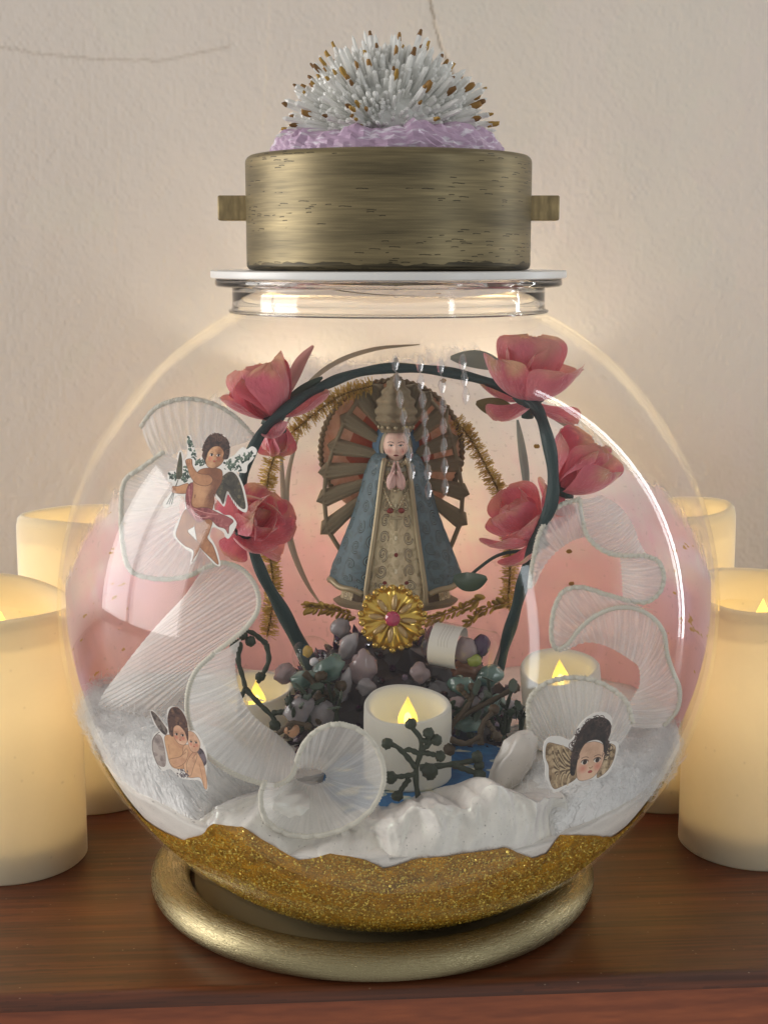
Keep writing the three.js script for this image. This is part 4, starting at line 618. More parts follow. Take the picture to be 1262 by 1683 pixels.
// gold leaf sprigs
function sprig(label, pts, n, seed) {
  const t = thing('gold_sprig', label, 'sprig', 'gold glitter sprigs beside the brooch'), c = curve(W3(pts)), r = rng(seed), g = std({ color: lin(0.42, 0.27, 0.06), metalness: 0.75, roughness: 0.35 }), lf = blob(9, 1, 0.3, 2, 0.0011, 0.0022, 0.0006);
  part('twig', sweep(c, 0.0005, 20, 5), g, t);
  for (let i = 0; i < n; i++) { const f = (i + 0.5) / n, p = c.getPointAt(f), m = part('leaf', lf, g, t), s = i % 2 ? 1 : -1; m.position.copy(p).add(V((r() - 0.5) * 0.001, s * 0.0016, r() * 0.001)); m.rotation.set(r(), r(), s * (0.6 + r() * 0.6)); m.scale.setScalar(0.8 + r() * 0.6); }
}
sprig('gold sprig pointing left of the brooch', [[578, 1012, 0.0], [545, 1002, 0.0], [498, 998, 0.0]], 22, 3);
sprig('gold sprig pointing right of the brooch, lower one', [[700, 1020, 0], [745, 1005, 0], [790, 985, 0]], 22, 4);
sprig('gold sprig rising at the right end by the tinsel', [[760, 1030, -0.005], [790, 1005, -0.005], [840, 985, -0.005]], 20, 5);

// green twigs with bud ends
const twigMat = std({ color: lin(0.03, 0.04, 0.022), roughness: 0.6 }), twigBrown = std({ color: lin(0.07, 0.045, 0.022), roughness: 0.6 });
function twig(label, branches, buds, mat, rad, seed, leafy) {
  const t = thing('budded_twig', label, 'twig', 'dark budded twigs inside the globe'), r = rng(seed);
  for (const b of branches) part('branch', sweep(W3(b), (k) => rad * (1 - 0.25 * k) * (1 + 0.12 * Math.sin(k * 23)), 24, 7), mat, t);
  for (const [x, y, z, s] of buds) { const m = part('bud', blob(seed + Math.round(r() * 20), 2, 0.6, 2.2, ...(leafy ? [0.0038, 0.0078, 0.0011] : [0.0027, 0.0025, 0.0025])), leafy ? leafMats[Math.floor(r() * 3)] : mat, t); if (leafy) m.name = 'leaf'; m.position.copy(inBowl(at(x, y, z), 0.006)); m.scale.setScalar((s ?? 1) * 0.88); m.rotation.set(r() * 3, r() * 3, r() * 3); }
}
twig('dark green twig with a branched fork in front of the left tealight', [[[438, 1058, 0.02], [415, 1040, 0.022], [398, 1036, 0.024]], [[395, 1060, 0.03], [392, 1085, 0.032], [400, 1115, 0.034], [404, 1132, 0.036]], [[404, 1132, 0.036], [394, 1150, 0.038], [396, 1168, 0.04]], [[404, 1132, 0.036], [425, 1155, 0.04], [448, 1178, 0.043], [455, 1192, 0.045]], [[448, 1172, 0.043], [470, 1168, 0.044], [478, 1155, 0.045]], [[438, 1058, 0.02], [442, 1085, 0.022], [430, 1112, 0.026], [424, 1122, 0.028]]], [[388, 1062, 0.03, 1.3], [400, 1044, 0.026], [398, 1172, 0.04], [452, 1192, 0.045, 1.1], [476, 1152, 0.045], [428, 1112, 0.028], [412, 1054, 0.026, 1.1]], twigMat, 0.0013, 3);
twig('brown twig lying above the curled ribbon end', [[[450, 1210, 0.06], [466, 1200, 0.062], [480, 1188, 0.064], [505, 1192, 0.064]], [[480, 1188, 0.064], [470, 1212, 0.064]]], [[450, 1210, 0.06, 0.8], [506, 1194, 0.064, 0.8]], twigBrown, 0.0012, 5);
twig('large dark green twig with many bud ends in front of the middle tealight', [[[690, 1322, 0.1], [684, 1290, 0.1], [684, 1262, 0.1], [692, 1232, 0.1], [690, 1212, 0.1], [675, 1194, 0.1]], [[692, 1232, 0.1], [705, 1222, 0.1], [704, 1208, 0.1]], [[692, 1236, 0.1], [712, 1240, 0.1], [724, 1244, 0.1]], [[690, 1216, 0.1], [704, 1218, 0.1], [718, 1216, 0.1]], [[684, 1262, 0.1], [664, 1238, 0.1], [650, 1226, 0.1], [638, 1222, 0.1]], [[684, 1272, 0.1], [660, 1276, 0.1], [644, 1276, 0.1]], [[672, 1280, 0.1], [658, 1300, 0.1], [654, 1308, 0.1]], [[692, 1240, 0.1], [670, 1232, 0.1], [660, 1238, 0.1]]], [[675, 1190, 0.1], [636, 1222, 0.1], [704, 1205, 0.1], [717, 1216, 0.1], [723, 1243, 0.1], [642, 1278, 0.1, 1.1], [653, 1308, 0.1]], twigMat, 0.00125, 9);
twig('dark green twig reaching right along the blue sheet', [[[690, 1262, 0.092], [730, 1258, 0.09], [780, 1250, 0.088]], [[745, 1257, 0.09], [775, 1268, 0.09], [788, 1272, 0.09]]], [[784, 1244, 0.088, 1.1], [787, 1258, 0.088], [788, 1274, 0.09, 1.1], [706, 1268, 0.092, 1.5]], twigMat, 0.0014, 12);
twig('brown and green forked twig right of the middle tealight', [[[735, 1200, 0.06], [760, 1170, 0.058], [774, 1150, 0.056], [776, 1132, 0.055]], [[752, 1180, 0.058], [790, 1160, 0.055], [820, 1145, 0.052], [845, 1130, 0.05]], [[774, 1150, 0.056], [756, 1132, 0.056]], [[790, 1225, 0.07], [790, 1200, 0.068], [800, 1180, 0.065], [812, 1168, 0.062]], [[800, 1186, 0.066], [815, 1206, 0.068]], [[740, 1215, 0.075], [765, 1222, 0.075], [790, 1210, 0.074]]], [[776, 1130, 0.055, 0.9], [756, 1130, 0.056, 0.8], [846, 1130, 0.05], [812, 1166, 0.062], [816, 1210, 0.068], [735, 1202, 0.06], [738, 1232, 0.075, 1.1]], twigBrown, 0.0014, 15);
twig('dark twig left of the middle tealight, behind the stones', [[[500, 1105, 0.035], [520, 1125, 0.036], [535, 1140, 0.037], [560, 1138, 0.036]], [[528, 1132, 0.037], [520, 1165, 0.04], [525, 1190, 0.045]]], [[560, 1128, 0.036, 1.2], [528, 1112, 0.036, 1.2], [524, 1150, 0.04, 1.3], [545, 1145, 0.037]], twigBrown, 0.0016, 21);

const leafMats = [[0.03, 0.05, 0.025], [0.05, 0.075, 0.045], [0.09, 0.12, 0.09]].map((c) => phys({ color: lin(...c), roughness: 0.55, transmission: 0.2, thickness: 0, side: THREE.DoubleSide }));
function spray(label, x0, y0, z0, spreadX, up, n, seed, mat) {
  const r = rng(seed), br = [], bu = [];
  for (let i = 0; i < n; i++) { const x = x0 + (r() - 0.5) * spreadX, y = y0 + r() * 20, dx = (r() - 0.5) * 70, h = up * (0.5 + r() * 0.6), z = z0 + (r() - 0.5) * 0.016; const e = [x + dx, y - h, z + 0.006 * r()], m = [x + dx * 0.3, y - h * 0.55, z]; br.push([[x, y, z], m, e]); bu.push([...e, 0.4 + 0.25 * r()]); const e2 = [m[0] - dx * 0.5 + (r() - 0.5) * 20, m[1] - 14 * r() - 4, z + 0.004]; br.push([m, [(m[0] + e2[0]) / 2, (m[1] + e2[1]) / 2 + 2, z], e2]); bu.push([...e2, 0.35 + 0.25 * r()]); }
  twig(label, br, bu, mat, 0.001, seed, true);
}
spray('dense dark green leafy twigs among the stones left of the middle tealight', 520, 1190, 0.04, 90, 70, 9, 41, twigMat);
spray('dense dark green leafy twigs among the stones right of the middle tealight', 800, 1200, 0.045, 110, 80, 10, 43, twigMat);

// ---------------------------------------------------------------- sheer ruffled ribbons
const sheerA = dataTex(1024, 256, (u, v) => { const l = Math.pow(fbm(u * 64, v * 1.2, 3, 3, 64, 2), 1.0), fine = 0.5 + 0.5 * Math.sin(u * 6.2832 * 150 + 3 * l), mesh = vnoise(u * 400, v * 100, 4, 400, 100); return clamp(0.47 + 0.14 * smooth(l, 0.35, 0.75) + 0.06 * fine + 0.12 * mesh + 0.12 * Math.pow(1 - v, 3), 0, 1); }, false);
const sheer = (op, col) => phys({ color: lin(...col), alphaMap: sheerA, transparent: true, opacity: op, roughness: 1, transmission: 0.4, thickness: 0, side: THREE.DoubleSide });
const cordMat = std({ color: lin(0.66, 0.63, 0.54), roughness: 0.85 });
const P2 = (l, z) => l.map(([x, y, zz]) => inBowl(at(x, y, zz ?? z), 0.004));
function ribbonPanel(t, E, G, zE, zG, pleats, amp, mat, cord, seed, cordM = cordMat) {
  const ce = curve(P2(E, zE)), cg = curve(P2(G, zG)), nu = Math.round(pleats * 7), nv = 14;
  const g = gridGeo(nu, nv, (u, v) => {
    const a = cg.getPoint(u), b = ce.getPoint(u), p = a.lerp(b, v), ph = u * pleats * 6.2832 + 5 * fbm3(u * 6, seed, v * 0.8, 2), w = Math.sin(ph) * amp * 0.6 * (0.9 - 0.5 * v);
    p.z += w + 0.004 * Math.sin(v * Math.PI); p.x += 0.25 * w; return inBowl(p, 0.0028);
  }, (u, v) => [u * ce.getLength() / 0.06 + seed * 0.3, v]);
  part('sheer_ruffle', g, mat, t);
  if (cord) { const pts = []; const n = 60; for (let i = 0; i <= n; i++) { const p = ce.getPoint(i / n), ph = i / n * pleats * 6.2832; p.z += Math.sin(ph) * amp * 0.35; pts.push(inBowl(p, 0.0028)); } const L = ce.getLength(); part('ruffle_cord', sweep(curve(pts), (k, a) => 0.00105 * (1 + 0.2 * Math.sin(k * L * 5200 + a * 2)), 220, 7), cordM, t); }
}
{
  const white = sheer(1.0, [0.9, 0.89, 0.86]);
  const t = thing('sheer_ribbon', 'sheer white ruffled ribbon winding down the left side into a curl', 'ribbon');
  ribbonPanel(t, [[232, 702], [255, 672], [300, 656], [345, 662], [385, 684], [416, 716]], [[265, 770], [280, 750], [310, 738], [345, 736], [380, 734], [412, 724]], 0.03, 0.035, 14, 0.001, white, true, 1);
  ribbonPanel(t, [[270, 742], [235, 768], [206, 790], [200, 845], [203, 900], [216, 938], [255, 951], [305, 948], [342, 932], [366, 925]], [[330, 770], [310, 790], [300, 810], [296, 830], [296, 850], [300, 868], [310, 880], [325, 895], [345, 910], [364, 922]], 0.06, 0.05, 20, 0.0012, white, true, 2);
  ribbonPanel(t, [[335, 934], [365, 925], [398, 936], [421, 965], [425, 998], [408, 1028], [376, 1056], [350, 1076]], [[300, 985], [270, 1015], [235, 1055], [200, 1100], [165, 1150], [160, 1185], [215, 1205], [280, 1170]], 0.07, 0.035, 30, 0.0007, white, true, 3);
  ribbonPanel(t, [[352, 1074], [322, 1104], [309, 1140], [311, 1186], [334, 1234], [374, 1266], [420, 1285], [455, 1290], [478, 1277], [489, 1252]], [[396, 1050], [388, 1080], [388, 1110], [396, 1140], [410, 1168], [430, 1188], [450, 1202], [466, 1214], [479, 1228], [487, 1240]], 0.108, 0.062, 30, 0.0016, white, true, 4);
  ribbonPanel(t, [[487, 1252], [500, 1222], [524, 1199], [556, 1190], [596, 1203], [622, 1236], [631, 1280], [614, 1325], [574, 1358], [520, 1374], [470, 1370], [436, 1345], [429, 1305], [436, 1284]], [[492, 1262], [500, 1264], [510, 1264], [520, 1264], [530, 1268], [535, 1273], [536, 1278], [532, 1284], [525, 1288], [515, 1290], [505, 1289], [496, 1286], [488, 1281], [482, 1276]], 0.118, 0.082, 24, 0.0014, white, true, 5);
  const s = thing('sheer_ribbon', 'sheer white ruffled ribbon folded in S curves down the right side', 'ribbon');
  ribbonPanel(s, [[870, 966], [876, 920], [890, 868], [920, 831], [952, 820]], [[882, 952], [900, 922], [920, 902], [940, 889], [962, 882]], 0.035, 0.03, 14, 0.001, white, true, 6);
  ribbonPanel(s, [[952, 820], [956, 850], [966, 883], [993, 906], [1020, 913], [1060, 913]], [[985, 812], [1010, 826], [1030, 846], [1042, 868], [1050, 890], [1062, 912]], 0.035, 0.02, 22, 0.0014, white, true, 7);
  ribbonPanel(s, [[1058, 913], [1080, 922], [1090, 945], [1084, 972], [1063, 989], [1033, 988]], [[1018, 916], [1020, 930], [1021, 945], [1022, 960], [1022, 972], [1024, 985]], 0.035, 0.03, 12, 0.001, white, true, 8);
  ribbonPanel(s, [[1034, 988], [993, 976], [953, 965], [927, 971], [913, 993], [906, 1026], [908, 1058], [916, 1068]], [[1075, 1002], [1020, 1000], [985, 1010], [967, 1022], [954, 1034], [942, 1048], [932, 1060], [922, 1067]], 0.036, 0.03, 14, 0.0008, white, true, 9);
  ribbonPanel(s, [[916, 1068], [931, 1060], [953, 1033], [980, 1011], [1013, 999], [1046, 1001], [1073, 1016], [1090, 1040], [1096, 1076], [1106, 1106], [1116, 1133], [1112, 1166], [1090, 1193]], [[920, 1068], [940, 1062], [965, 1056], [990, 1060], [1012, 1070], [1034, 1084], [1047, 1094], [1051, 1110], [1049, 1130], [1042, 1142], [1034, 1155], [1028, 1170], [1020, 1190]], 0.037, 0.03, 30, 0.0012, white, true, 10);
  ribbonPanel(s, [[869, 1205], [870, 1150], [890, 1127], [930, 1114], [980, 1120], [1026, 1150], [1040, 1190]], [[905, 1250], [915, 1240], [930, 1232], [945, 1230], [960, 1232], [975, 1240], [985, 1252]], 0.075, 0.07, 18, 0.0014, white, true, 11);
}

// ---------------------------------------------------------------- added beads imitating reflections in the glass, in front of the figurine
{
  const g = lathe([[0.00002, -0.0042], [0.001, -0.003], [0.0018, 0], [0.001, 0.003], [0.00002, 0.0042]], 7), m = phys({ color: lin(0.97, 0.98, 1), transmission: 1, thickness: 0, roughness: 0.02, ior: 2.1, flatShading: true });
  const rows = [['added beads imitating a glass reflection over the face side of the figurine, leftmost of four', [[649, 596], [652, 625], [657, 655], [662, 682], [668, 715], [672, 745], [676, 776]]], ['added beads imitating a glass reflection, second of four from the left', [[690, 598], [691, 628], [694, 656], [697, 684], [699, 722], [701, 752], [703, 782], [704, 806]]], ['added beads imitating a glass reflection, third of four from the left', [[724, 600], [726, 632], [727, 662], [728, 700], [729, 730], [730, 762], [731, 800]]], ['short row of added beads imitating a glass reflection, rightmost of four', [[760, 596], [763, 626], [765, 650]]]];
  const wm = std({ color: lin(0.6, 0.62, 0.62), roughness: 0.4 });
  for (const [label, pts] of rows) { const t = thing('reflection_beads', label, 'bead strand', 'added beads imitating reflections in the globe'); const cw = curve(W3(pts.map(([x, y]) => [x, y, 0.035]))), nb = Math.round(cw.getLength() / 0.0084), w = []; for (let i = 0; i <= nb; i++) w.push(cw.getPointAt(i / nb)); part('thread', sweep(w, 0.00005, 30, 5), wm, t); for (const p of w) { const b = part('bead', g, m, t); b.position.copy(p); } }
}

// gold confetti dots seen on the pink back
for (const [x, y, k] of [[886, 729, 'gold fleck on the pink back beside the right stem'], [940, 905, 'gold fleck on the pink back inside the upper right ribbon fold'], [944, 959, 'gold fleck on the pink back under the upper right ribbon fold'], [730, 619, 'gold fleck on the pink back just under the top of the arch']]) {
  const p = inBowl(onBowl(x, y, RIN, true), 0.003), o = single('gold_fleck', blob(x, 1, 0.5, 2, 0.0017, 0.0012, 0.0006), std({ color: lin(0.3, 0.17, 0.03), roughness: 0.5, metalness: 0.5 }), k, 'fleck', 'gold flecks on the pink back'); o.position.copy(p);
}

// ---------------------------------------------------------------- paper cut-outs
function cutout(label, px, py, ppx, W, H, box, outline, draw, lift) {   // box: [x0, y0, k] canvas units per photograph pixel
  const pos = inBowl(onBowl(px, py, RIN), 0.0022), n = pos.clone().sub(C).normalize();
  n.y *= 0.55; n.x *= 0.75; n.normalize();
  const t = thing('paper_cutout', label, 'paper cut-out', null, pos.clone().addScaledVector(n, -lift)); t.quaternion.setFromUnitVectors(V(0, 0, 1), n);
  const e = new THREE.Euler().setFromQuaternion(t.quaternion, 'YXZ'); e.z = 0; t.quaternion.setFromEuler(e);
  const depth = pos.clone().sub(EYE).dot(V(0, -SP, -CP)), m = depth / FPX / box[2], sx = m / Math.max(0.5, Math.abs(Math.cos(e.y - Math.atan2(pos.x, EYE.z - pos.z)))), sy = m / Math.cos(0.5 * Math.abs(e.x + 0.2)), cx = (px - box[0]) * box[2], cy = (py - box[1]) * box[2];
  const s = new THREE.Shape(); const pts = new THREE.SplineCurve(outline.concat([outline[0]]).map(([x, y]) => new THREE.Vector2((x - cx) * sx, (cy - y) * sy))).getPoints(outline.length * 4); s.setFromPoints(pts);
  const g = new THREE.ExtrudeGeometry(s, { depth: 0.00028, bevelEnabled: false }), P = g.attributes.position, U = g.attributes.uv;
  for (let i = 0; i < P.count; i++) U.setXY(i, clamp((P.getX(i) / sx + cx) / W, 0, 1), clamp(1 - (cy - P.getY(i) / sy) / H, 0, 1));
  const [c, x] = makeCanvas(W, H); x.fillStyle = '#e6e1da'; x.fillRect(0, 0, W, H); draw(x);
  g.clearGroups();
  part('printed_paper', g, std({ map: canvasTex(c), roughness: 0.55 }), t);
}
function blobPath(x, pts) { const n = pts.length, q = (i) => pts[(i + n) % n]; x.beginPath(); x.moveTo(...pts[0]); for (let i = 0; i < n; i++) { const a = q(i - 1), b = q(i), c = q(i + 1), d = q(i + 2); x.bezierCurveTo(b[0] + (c[0] - a[0]) / 6, b[1] + (c[1] - a[1]) / 6, c[0] - (d[0] - b[0]) / 6, c[1] - (d[1] - b[1]) / 6, c[0], c[1]); } x.closePath(); }
function shape2d(x, pts, fill, dabs, r) { x.save(); blobPath(x, pts); x.fillStyle = fill; x.fill(); x.clip(); const xs = pts.map((p) => p[0]), ys = pts.map((p) => p[1]), x0 = Math.min(...xs), x1 = Math.max(...xs), y0 = Math.min(...ys), y1 = Math.max(...ys); for (const [col, n, s, sx, sy] of dabs) for (let i = 0; i < n; i++) { x.fillStyle = col; x.beginPath(); x.ellipse(lerp(x0, x1, sx ? sx[0] + r() * (sx[1] - sx[0]) : r()), lerp(y0, y1, sy ? sy[0] + r() * (sy[1] - sy[0]) : r()), s * (0.5 + r()), s * (0.5 + r()), 0, 0, 7); x.fill(); } x.restore(); blobPath(x, pts); x.strokeStyle = 'rgba(70,38,26,.5)'; x.lineWidth = x.canvas.width * 0.006; x.stroke(); }
function face(x, cx, cy, s, turn) { // s: half the height of a painted child's face
  for (const k of [-1, 1]) {
    const ex = cx + turn * s * 0.25 + k * s * 0.33, ey = cy + s * 0.06;
    const g = x.createRadialGradient(ex + k * s * 0.06, cy + s * 0.38, 1, ex + k * s * 0.06, cy + s * 0.38, s * 0.3); g.addColorStop(0, 'rgba(206,92,78,.5)'); g.addColorStop(1, 'rgba(206,92,78,0)'); x.fillStyle = g; x.beginPath(); x.arc(ex + k * s * 0.06, cy + s * 0.38, s * 0.3, 0, 7); x.fill();
    x.fillStyle = '#f0e4d8'; x.beginPath(); x.ellipse(ex, ey, s * 0.17, s * 0.12, 0, 0, 7); x.fill();
    x.fillStyle = '#2c1811'; x.beginPath(); x.ellipse(ex + turn * s * 0.06, ey, s * 0.11, s * 0.12, 0, 0, 7); x.fill();
    x.strokeStyle = 'rgba(60,34,24,.85)'; x.lineWidth = s * 0.05; x.beginPath(); x.ellipse(ex, ey + s * 0.02, s * 0.19, s * 0.15, 0, Math.PI * 1.1, Math.PI * 1.9); x.stroke();
    x.strokeStyle = 'rgba(90,58,42,.6)'; x.lineWidth = s * 0.04; x.beginPath(); x.ellipse(ex, ey - s * 0.12, s * 0.22, s * 0.14, 0, Math.PI * 1.2, Math.PI * 1.8); x.stroke();
  }
  x.strokeStyle = 'rgba(150,90,66,.7)'; x.lineWidth = s * 0.045; x.beginPath(); x.arc(cx + turn * s * 0.36, cy + s * 0.34, s * 0.08, 0.2, 2.6); x.stroke();
  x.fillStyle = '#b04a42'; x.beginPath(); x.ellipse(cx + turn * s * 0.32, cy + s * 0.6, s * 0.12, s * 0.075, 0, 0, 7); x.fill();
}
const SKIN = '#a66c47', sh = ['rgba(96,52,30,.07)', 60, 60], hi = ['rgba(220,166,120,.09)', 60, 56];
cutout('paper cut-out of a winged child with green sprigs and a pink sash, upper left', 335, 818, 0, 1262, 1594, [230, 690, 6.64], [[690, 110], [780, 120], [860, 190], [897, 260], [902, 330], [908, 372], [960, 340], [1010, 280], [1050, 250], [1100, 270], [1150, 235], [1200, 255], [1215, 300], [1180, 380], [1130, 440], [1125, 520], [1060, 530], [1015, 530], [1060, 590], [1110, 670], [1150, 760], [1190, 880], [1185, 950], [1130, 945], [1050, 890], [980, 810], [938, 775], [925, 880], [910, 910], [860, 870], [800, 820], [772, 775], [790, 860], [805, 950], [850, 960], [930, 1000], [1000, 1000], [1060, 1040], [1090, 1090], [1060, 1180], [1020, 1250], [980, 1240], [950, 1190], [880, 1160], [810, 1150], [792, 1240], [840, 1300], [890, 1370], [930, 1450], [960, 1530], [955, 1560], [900, 1545], [820, 1490], [750, 1430], [700, 1392], [680, 1440], [650, 1520], [620, 1565], [600, 1540], [605, 1450], [540, 1420], [460, 1370], [380, 1310], [345, 1260], [360, 1170], [400, 1080], [440, 1000], [450, 940], [420, 850], [360, 830], [310, 850], [290, 920], [240, 975], [185, 970], [175, 920], [220, 850], [255, 800], [250, 700], [200, 690], [180, 620], [200, 570], [270, 555], [285, 480], [270, 380], [300, 330], [340, 380], [352, 440], [380, 420], [390, 360], [370, 250], [360, 170], [400, 160], [430, 240], [470, 300], [500, 350], [512, 420], [560, 395], [575, 330], [560, 310], [580, 220], [630, 140]], (x) => {
  const r = rng(3), S = (p, f, d = [sh, hi]) => shape2d(x, p, f, d, r);
  // sprigs
  for (const [x0, y0, x1, y1, n] of [[900, 450, 1190, 300, 60], [880, 470, 1060, 480, 30], [520, 470, 610, 440, 24], [400, 190, 470, 400, 40], [210, 620, 440, 620, 60], [380, 520, 420, 660, 26]]) for (let i = 0; i < n; i++) { const f = r(); x.fillStyle = ['#3c4f44', '#56695a', '#2b3a33', '#6d7d6c'][i % 4]; x.beginPath(); x.ellipse(lerp(x0, x1, f) + (r() - 0.5) * 80, lerp(y0, y1, f) + (r() - 0.5) * 70, 8 + r() * 20, 5 + r() * 9, r() * 3, 0, 7); x.fill(); }
  S([[300, 350], [330, 420], [350, 520], [355, 620], [310, 650], [285, 560], [290, 440]], '#55523a', [['rgba(30,34,22,.3)', 30, 14]]);
  x.strokeStyle = '#3d3a2a'; x.lineWidth = 9; for (const k of [-30, 0, 30]) { x.beginPath(); x.moveTo(320, 660); x.quadraticCurveTo(290, 780, 250 + k, 940); x.stroke(); }
  // wing
  S([[840, 600], [930, 530], [1010, 560], [1080, 660], [1130, 770], [1170, 900], [1120, 910], [1010, 820], [930, 740], [905, 880], [860, 830], [800, 770], [790, 690]], '#453e31', [['rgba(30,26,20,.25)', 60, 26], ['rgba(140,124,92,.3)', 50, 16]]);
  x.strokeStyle = 'rgba(34,28,22,.6)'; x.lineWidth = 5; for (let i = 0; i < 12; i++) { x.beginPath(); x.moveTo(860 + i * 8, 640 + i * 4); x.quadraticCurveTo(930 + i * 14, 690 + i * 12, 900 + i * 24, 850 + i * 6); x.stroke(); }
  // legs, body, arms
  S([[600, 1090], [790, 1060], [785, 1200], [770, 1270], [850, 1350], [930, 1500], [930, 1540], [840, 1480], [690, 1370], [630, 1260]], SKIN);
  S([[460, 980], [600, 1060], [590, 1150], [520, 1210], [600, 1280], [690, 1350], [680, 1420], [640, 1500], [620, 1540], [622, 1420], [500, 1370], [390, 1280], [395, 1170]], SKIN);
  S([[560, 540], [700, 500], [830, 520], [850, 640], [800, 760], [790, 900], [760, 960], [560, 960], [490, 860], [500, 690]], SKIN, [['rgba(96,52,30,.07)', 80, 64, [0.5, 1]], ['rgba(216,160,116,.12)', 60, 56, [0.1, 0.6], [0.3, 0.9]]]);
  x.fillStyle = 'rgba(90,50,30,.5)'; x.beginPath(); x.ellipse(552, 825, 9, 22, 0, 0, 7); x.fill();
  S([[380, 440], [450, 420], [480, 500], [560, 570], [690, 580], [740, 640], [680, 700], [560, 690], [470, 620], [420, 530]], '#b9835d');
  S([[260, 740], [330, 730], [440, 690], [470, 740], [440, 800], [330, 810], [265, 800]], '#a06a48');
  x.strokeStyle = 'rgba(96,52,34,.6)'; x.lineWidth = 6; for (let i = 0; i < 4; i++) { x.beginPath(); x.moveTo(385 + i * 22, 445 - i * 6); x.lineTo(400 + i * 20, 480); x.stroke(); x.beginPath(); x.moveTo(265, 750 + i * 13); x.lineTo(310, 752 + i * 12); x.stroke(); }
  // sash
  S([[450, 720], [500, 680], [520, 780], [520, 900], [570, 950], [720, 940], [860, 985], [980, 1020], [1050, 1060], [1010, 1120], [1010, 1200], [960, 1150], [870, 1130], [760, 1060], [640, 1105], [560, 1060], [480, 980], [440, 850]], '#9c4f50', [['rgba(96,30,36,.3)', 60, 22], ['rgba(206,130,122,.32)', 60, 16]]);
  x.strokeStyle = 'rgba(218,158,148,.8)'; x.lineWidth = 7; for (const p of [[[470, 720], [470, 900], [600, 1080]], [[560, 960], [700, 1010], [860, 1000]], [[520, 980], [620, 1090], [760, 1030]]]) { x.beginPath(); x.moveTo(...p[0]); x.quadraticCurveTo(...p[1], ...p[2]); x.stroke(); }
  // head
  S([[620, 250], [700, 250], [790, 260], [850, 330], [830, 430], [770, 490], [700, 505], [640, 470], [610, 370]], '#b98560', [['rgba(120,70,46,.14)', 40, 30, [0.5, 1]], ['rgba(224,176,136,.22)', 40, 30, [0, 0.5]]]);
  S([[590, 220], [650, 140], [740, 120], [830, 170], [890, 260], [890, 380], [830, 390], [830, 320], [770, 260], [690, 270], [640, 330], [620, 420], [580, 390], [565, 320]], '#3a2622', [['rgba(96,62,46,.35)', 60, 18], ['rgba(20,12,12,.35)', 60, 18]]);
  face(x, 720, 350, 125, 0.25); for (let i = 0; i < 70; i++) { const a = 3.0 + 3.6 * r(), q = 110 + r() * 60; x.strokeStyle = ['#2a1a17', '#4a322a', '#5d4136'][i % 3]; x.lineWidth = 9; x.beginPath(); x.arc(730 + Math.cos(a) * q, 280 + Math.sin(a) * q * 0.95, 14 + r() * 18, r() * 6, r() * 6 + 4); x.stroke(); }
}, 0.0);
cutout('paper cut-out of two winged children leaning together, lower left', 292, 1238, 0, 400, 520, [228, 1155, 3.155], [[183, 20], [226, 28], [252, 80], [256, 140], [300, 140], [332, 190], [350, 250], [345, 310], [336, 380], [336, 452], [320, 466], [296, 420], [230, 424], [170, 422], [120, 384], [70, 405], [40, 372], [20, 312], [25, 240], [50, 192], [80, 172], [50, 132], [38, 72], [60, 66], [110, 122], [136, 142], [136, 82], [150, 34]], (x) => {
  const r = rng(13), S = (p, f, d) => shape2d(x, p, f, d ?? [['rgba(120,66,46,.07)', 20, 26], ['rgba(236,190,156,.08)', 20, 26]], r);
  S([[42, 74], [70, 80], [110, 130], [130, 165], [110, 190], [70, 150]], '#7d7068', [['rgba(40,32,34,.4)', 26, 9]]);
  S([[30, 240], [60, 200], [90, 210], [100, 300], [90, 370], [50, 370], [26, 310]], '#b9aca4', [['rgba(110,96,96,.22)', 24, 14]]);
  x.strokeStyle = 'rgba(40,34,38,.8)'; x.lineWidth = 3; x.beginPath(); x.moveTo(82, 180); x.quadraticCurveTo(18, 220, 26, 300); x.quadraticCurveTo(36, 370, 64, 398); x.stroke();
  S([[290, 230], [330, 240], [345, 300], [320, 330], [296, 300]], '#786b72', [['rgba(40,32,40,.4)', 20, 8]]);
  S([[110, 200], [170, 190], [240, 250], [240, 340], [190, 370], [130, 365], [112, 290]], '#d9a980');
  S([[215, 240], [270, 230], [320, 300], [334, 380], [332, 450], [316, 456], [296, 400], [230, 410], [205, 360]], '#e0b18c');
  S([[120, 330], [190, 300], [228, 250], [240, 270], [214, 330], [150, 368]], '#e2b690'); S([[226, 330], [262, 270], [286, 252], [292, 280], [262, 350], [240, 400], [222, 390]], '#e6bd98');
  x.strokeStyle = 'rgba(110,60,44,.4)'; x.lineWidth = 3; for (const p of [[[190, 300], [228, 268]], [[262, 300], [290, 262]], [[300, 320], [316, 440]], [[130, 300], [124, 240]]]) { x.beginPath(); x.moveTo(...p[0]); x.lineTo(...p[1]); x.stroke(); }
  S([[250, 150], [290, 150], [318, 200], [300, 250], [262, 256], [246, 210]], '#e8c2a4');
  S([[160, 130], [200, 122], [240, 130], [246, 190], [226, 226], [190, 226], [164, 190]], '#e6bd9e');
  S([[138, 140], [140, 90], [160, 40], [190, 22], [224, 32], [250, 80], [254, 150], [246, 200], [232, 150], [200, 122], [170, 140], [160, 190], [140, 180]], '#5b4038', [['rgba(140,104,80,.4)', 40, 8], ['rgba(40,26,24,.4)', 40, 8]]);
  face(x, 196, 172, 54, 0.3); face(x, 276, 200, 44, 0.3);
  x.fillStyle = '#655a60'; for (let i = 0; i < 30; i++) { x.beginPath(); x.ellipse(160 + r() * 70, 375 + r() * 44, 4 + r() * 4, 2 + r() * 3, r() * 3, 0, 7); x.fill(); }
}, 0.0005);
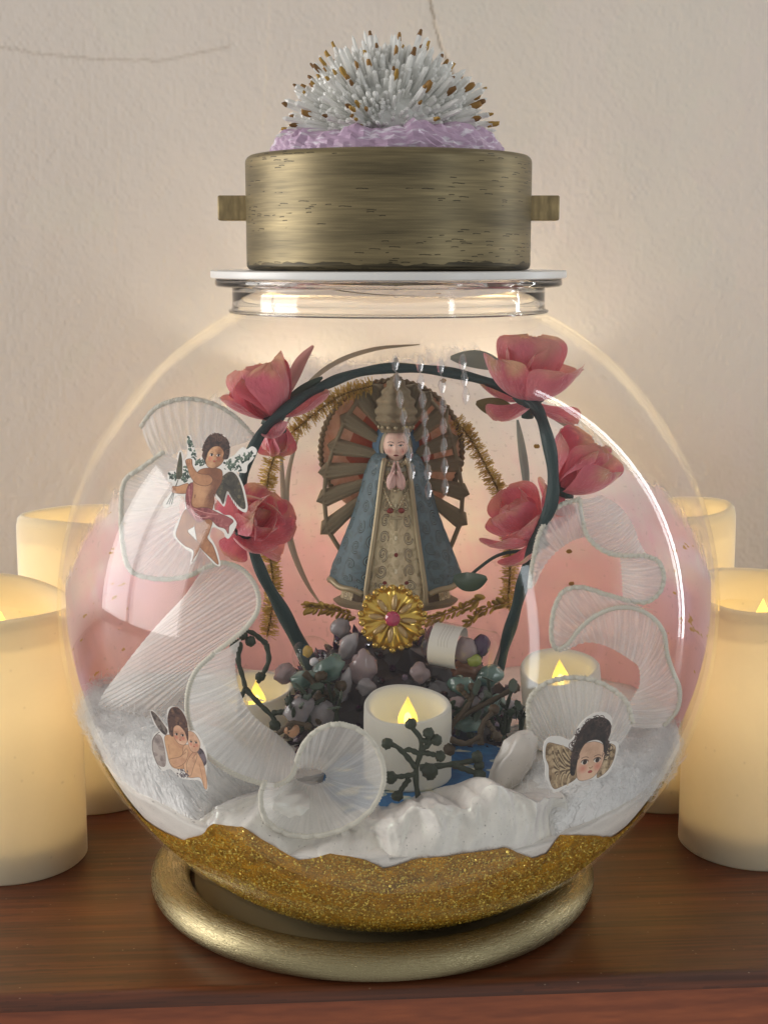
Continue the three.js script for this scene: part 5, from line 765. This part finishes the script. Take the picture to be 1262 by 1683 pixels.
cutout('paper cut-out of a dark-haired winged child head, lower right', 962, 1242, 0, 460, 440, [888, 1172, 3.155], [[306, 6], [356, 18], [396, 58], [396, 138], [388, 180], [448, 200], [448, 268], [428, 340], [388, 385], [300, 390], [220, 390], [158, 408], [98, 426], [68, 380], [38, 330], [28, 260], [13, 210], [10, 140], [38, 105], [98, 110], [158, 140], [183, 120], [208, 60], [258, 20]], (x) => {
  const r = rng(23), S = (p, f, d) => shape2d(x, p, f, d ?? [['rgba(120,66,46,.06)', 20, 40], ['rgba(236,196,164,.09)', 20, 40]], r), feather = [['rgba(84,64,44,.35)', 60, 14], ['rgba(220,196,160,.4)', 50, 12]];
  S([[30, 140], [80, 150], [160, 190], [200, 250], [220, 360], [130, 400], [90, 400], [60, 340], [50, 270], [26, 210]], '#a18766', feather); S([[370, 210], [430, 215], [434, 280], [410, 340], [370, 375], [340, 370]], '#b0966e', feather);
  for (let k = 0; k < 3; k++) for (let i = 0; i < 11; i++) { const f = i / 10, bx = 185 - k * 40, by = 270 + f * 60, ex = lerp(60, 110, f) - 0 * k + (2 - k) * 30, ey = lerp(165, 395, f); x.strokeStyle = i % 2 ? 'rgba(78,58,40,.75)' : 'rgba(214,190,150,.75)'; x.lineWidth = 9; x.lineCap = 'round'; x.beginPath(); x.moveTo(bx, by); x.quadraticCurveTo((bx + ex) / 2 - 14, (by + ey) / 2 - 14, ex, ey); x.stroke(); }
  S([[220, 200], [290, 170], [360, 200], [372, 270], [350, 340], [310, 380], [240, 382], [216, 330]], '#e8c0a4');
  S([[180, 330], [176, 250], [190, 160], [230, 70], [290, 36], [350, 46], [392, 90], [392, 170], [384, 250], [368, 240], [358, 194], [330, 168], [290, 162], [250, 176], [224, 222], [212, 290], [204, 345]], '#2e2220', [['rgba(84,62,50,.35)', 60, 14], ['rgba(14,10,10,.4)', 60, 14]]);
  face(x, 288, 274, 112, 0.25); x.fillStyle = '#2a1d1b'; for (let i = 0; i < 90; i++) { const a = 2.6 + 4.3 * r(), q = 108 + r() * 30; x.strokeStyle = ['#2a1d1b', '#3d2b26', '#54403a'][i % 3]; x.lineWidth = 4; x.beginPath(); x.arc(290 + Math.cos(a) * q * 0.86, 190 + Math.sin(a) * q * 1.1, 8 + r() * 12, r() * 6, r() * 6 + 4); x.stroke(); }
}, 0.0008);

renderer.render(scene, camera);
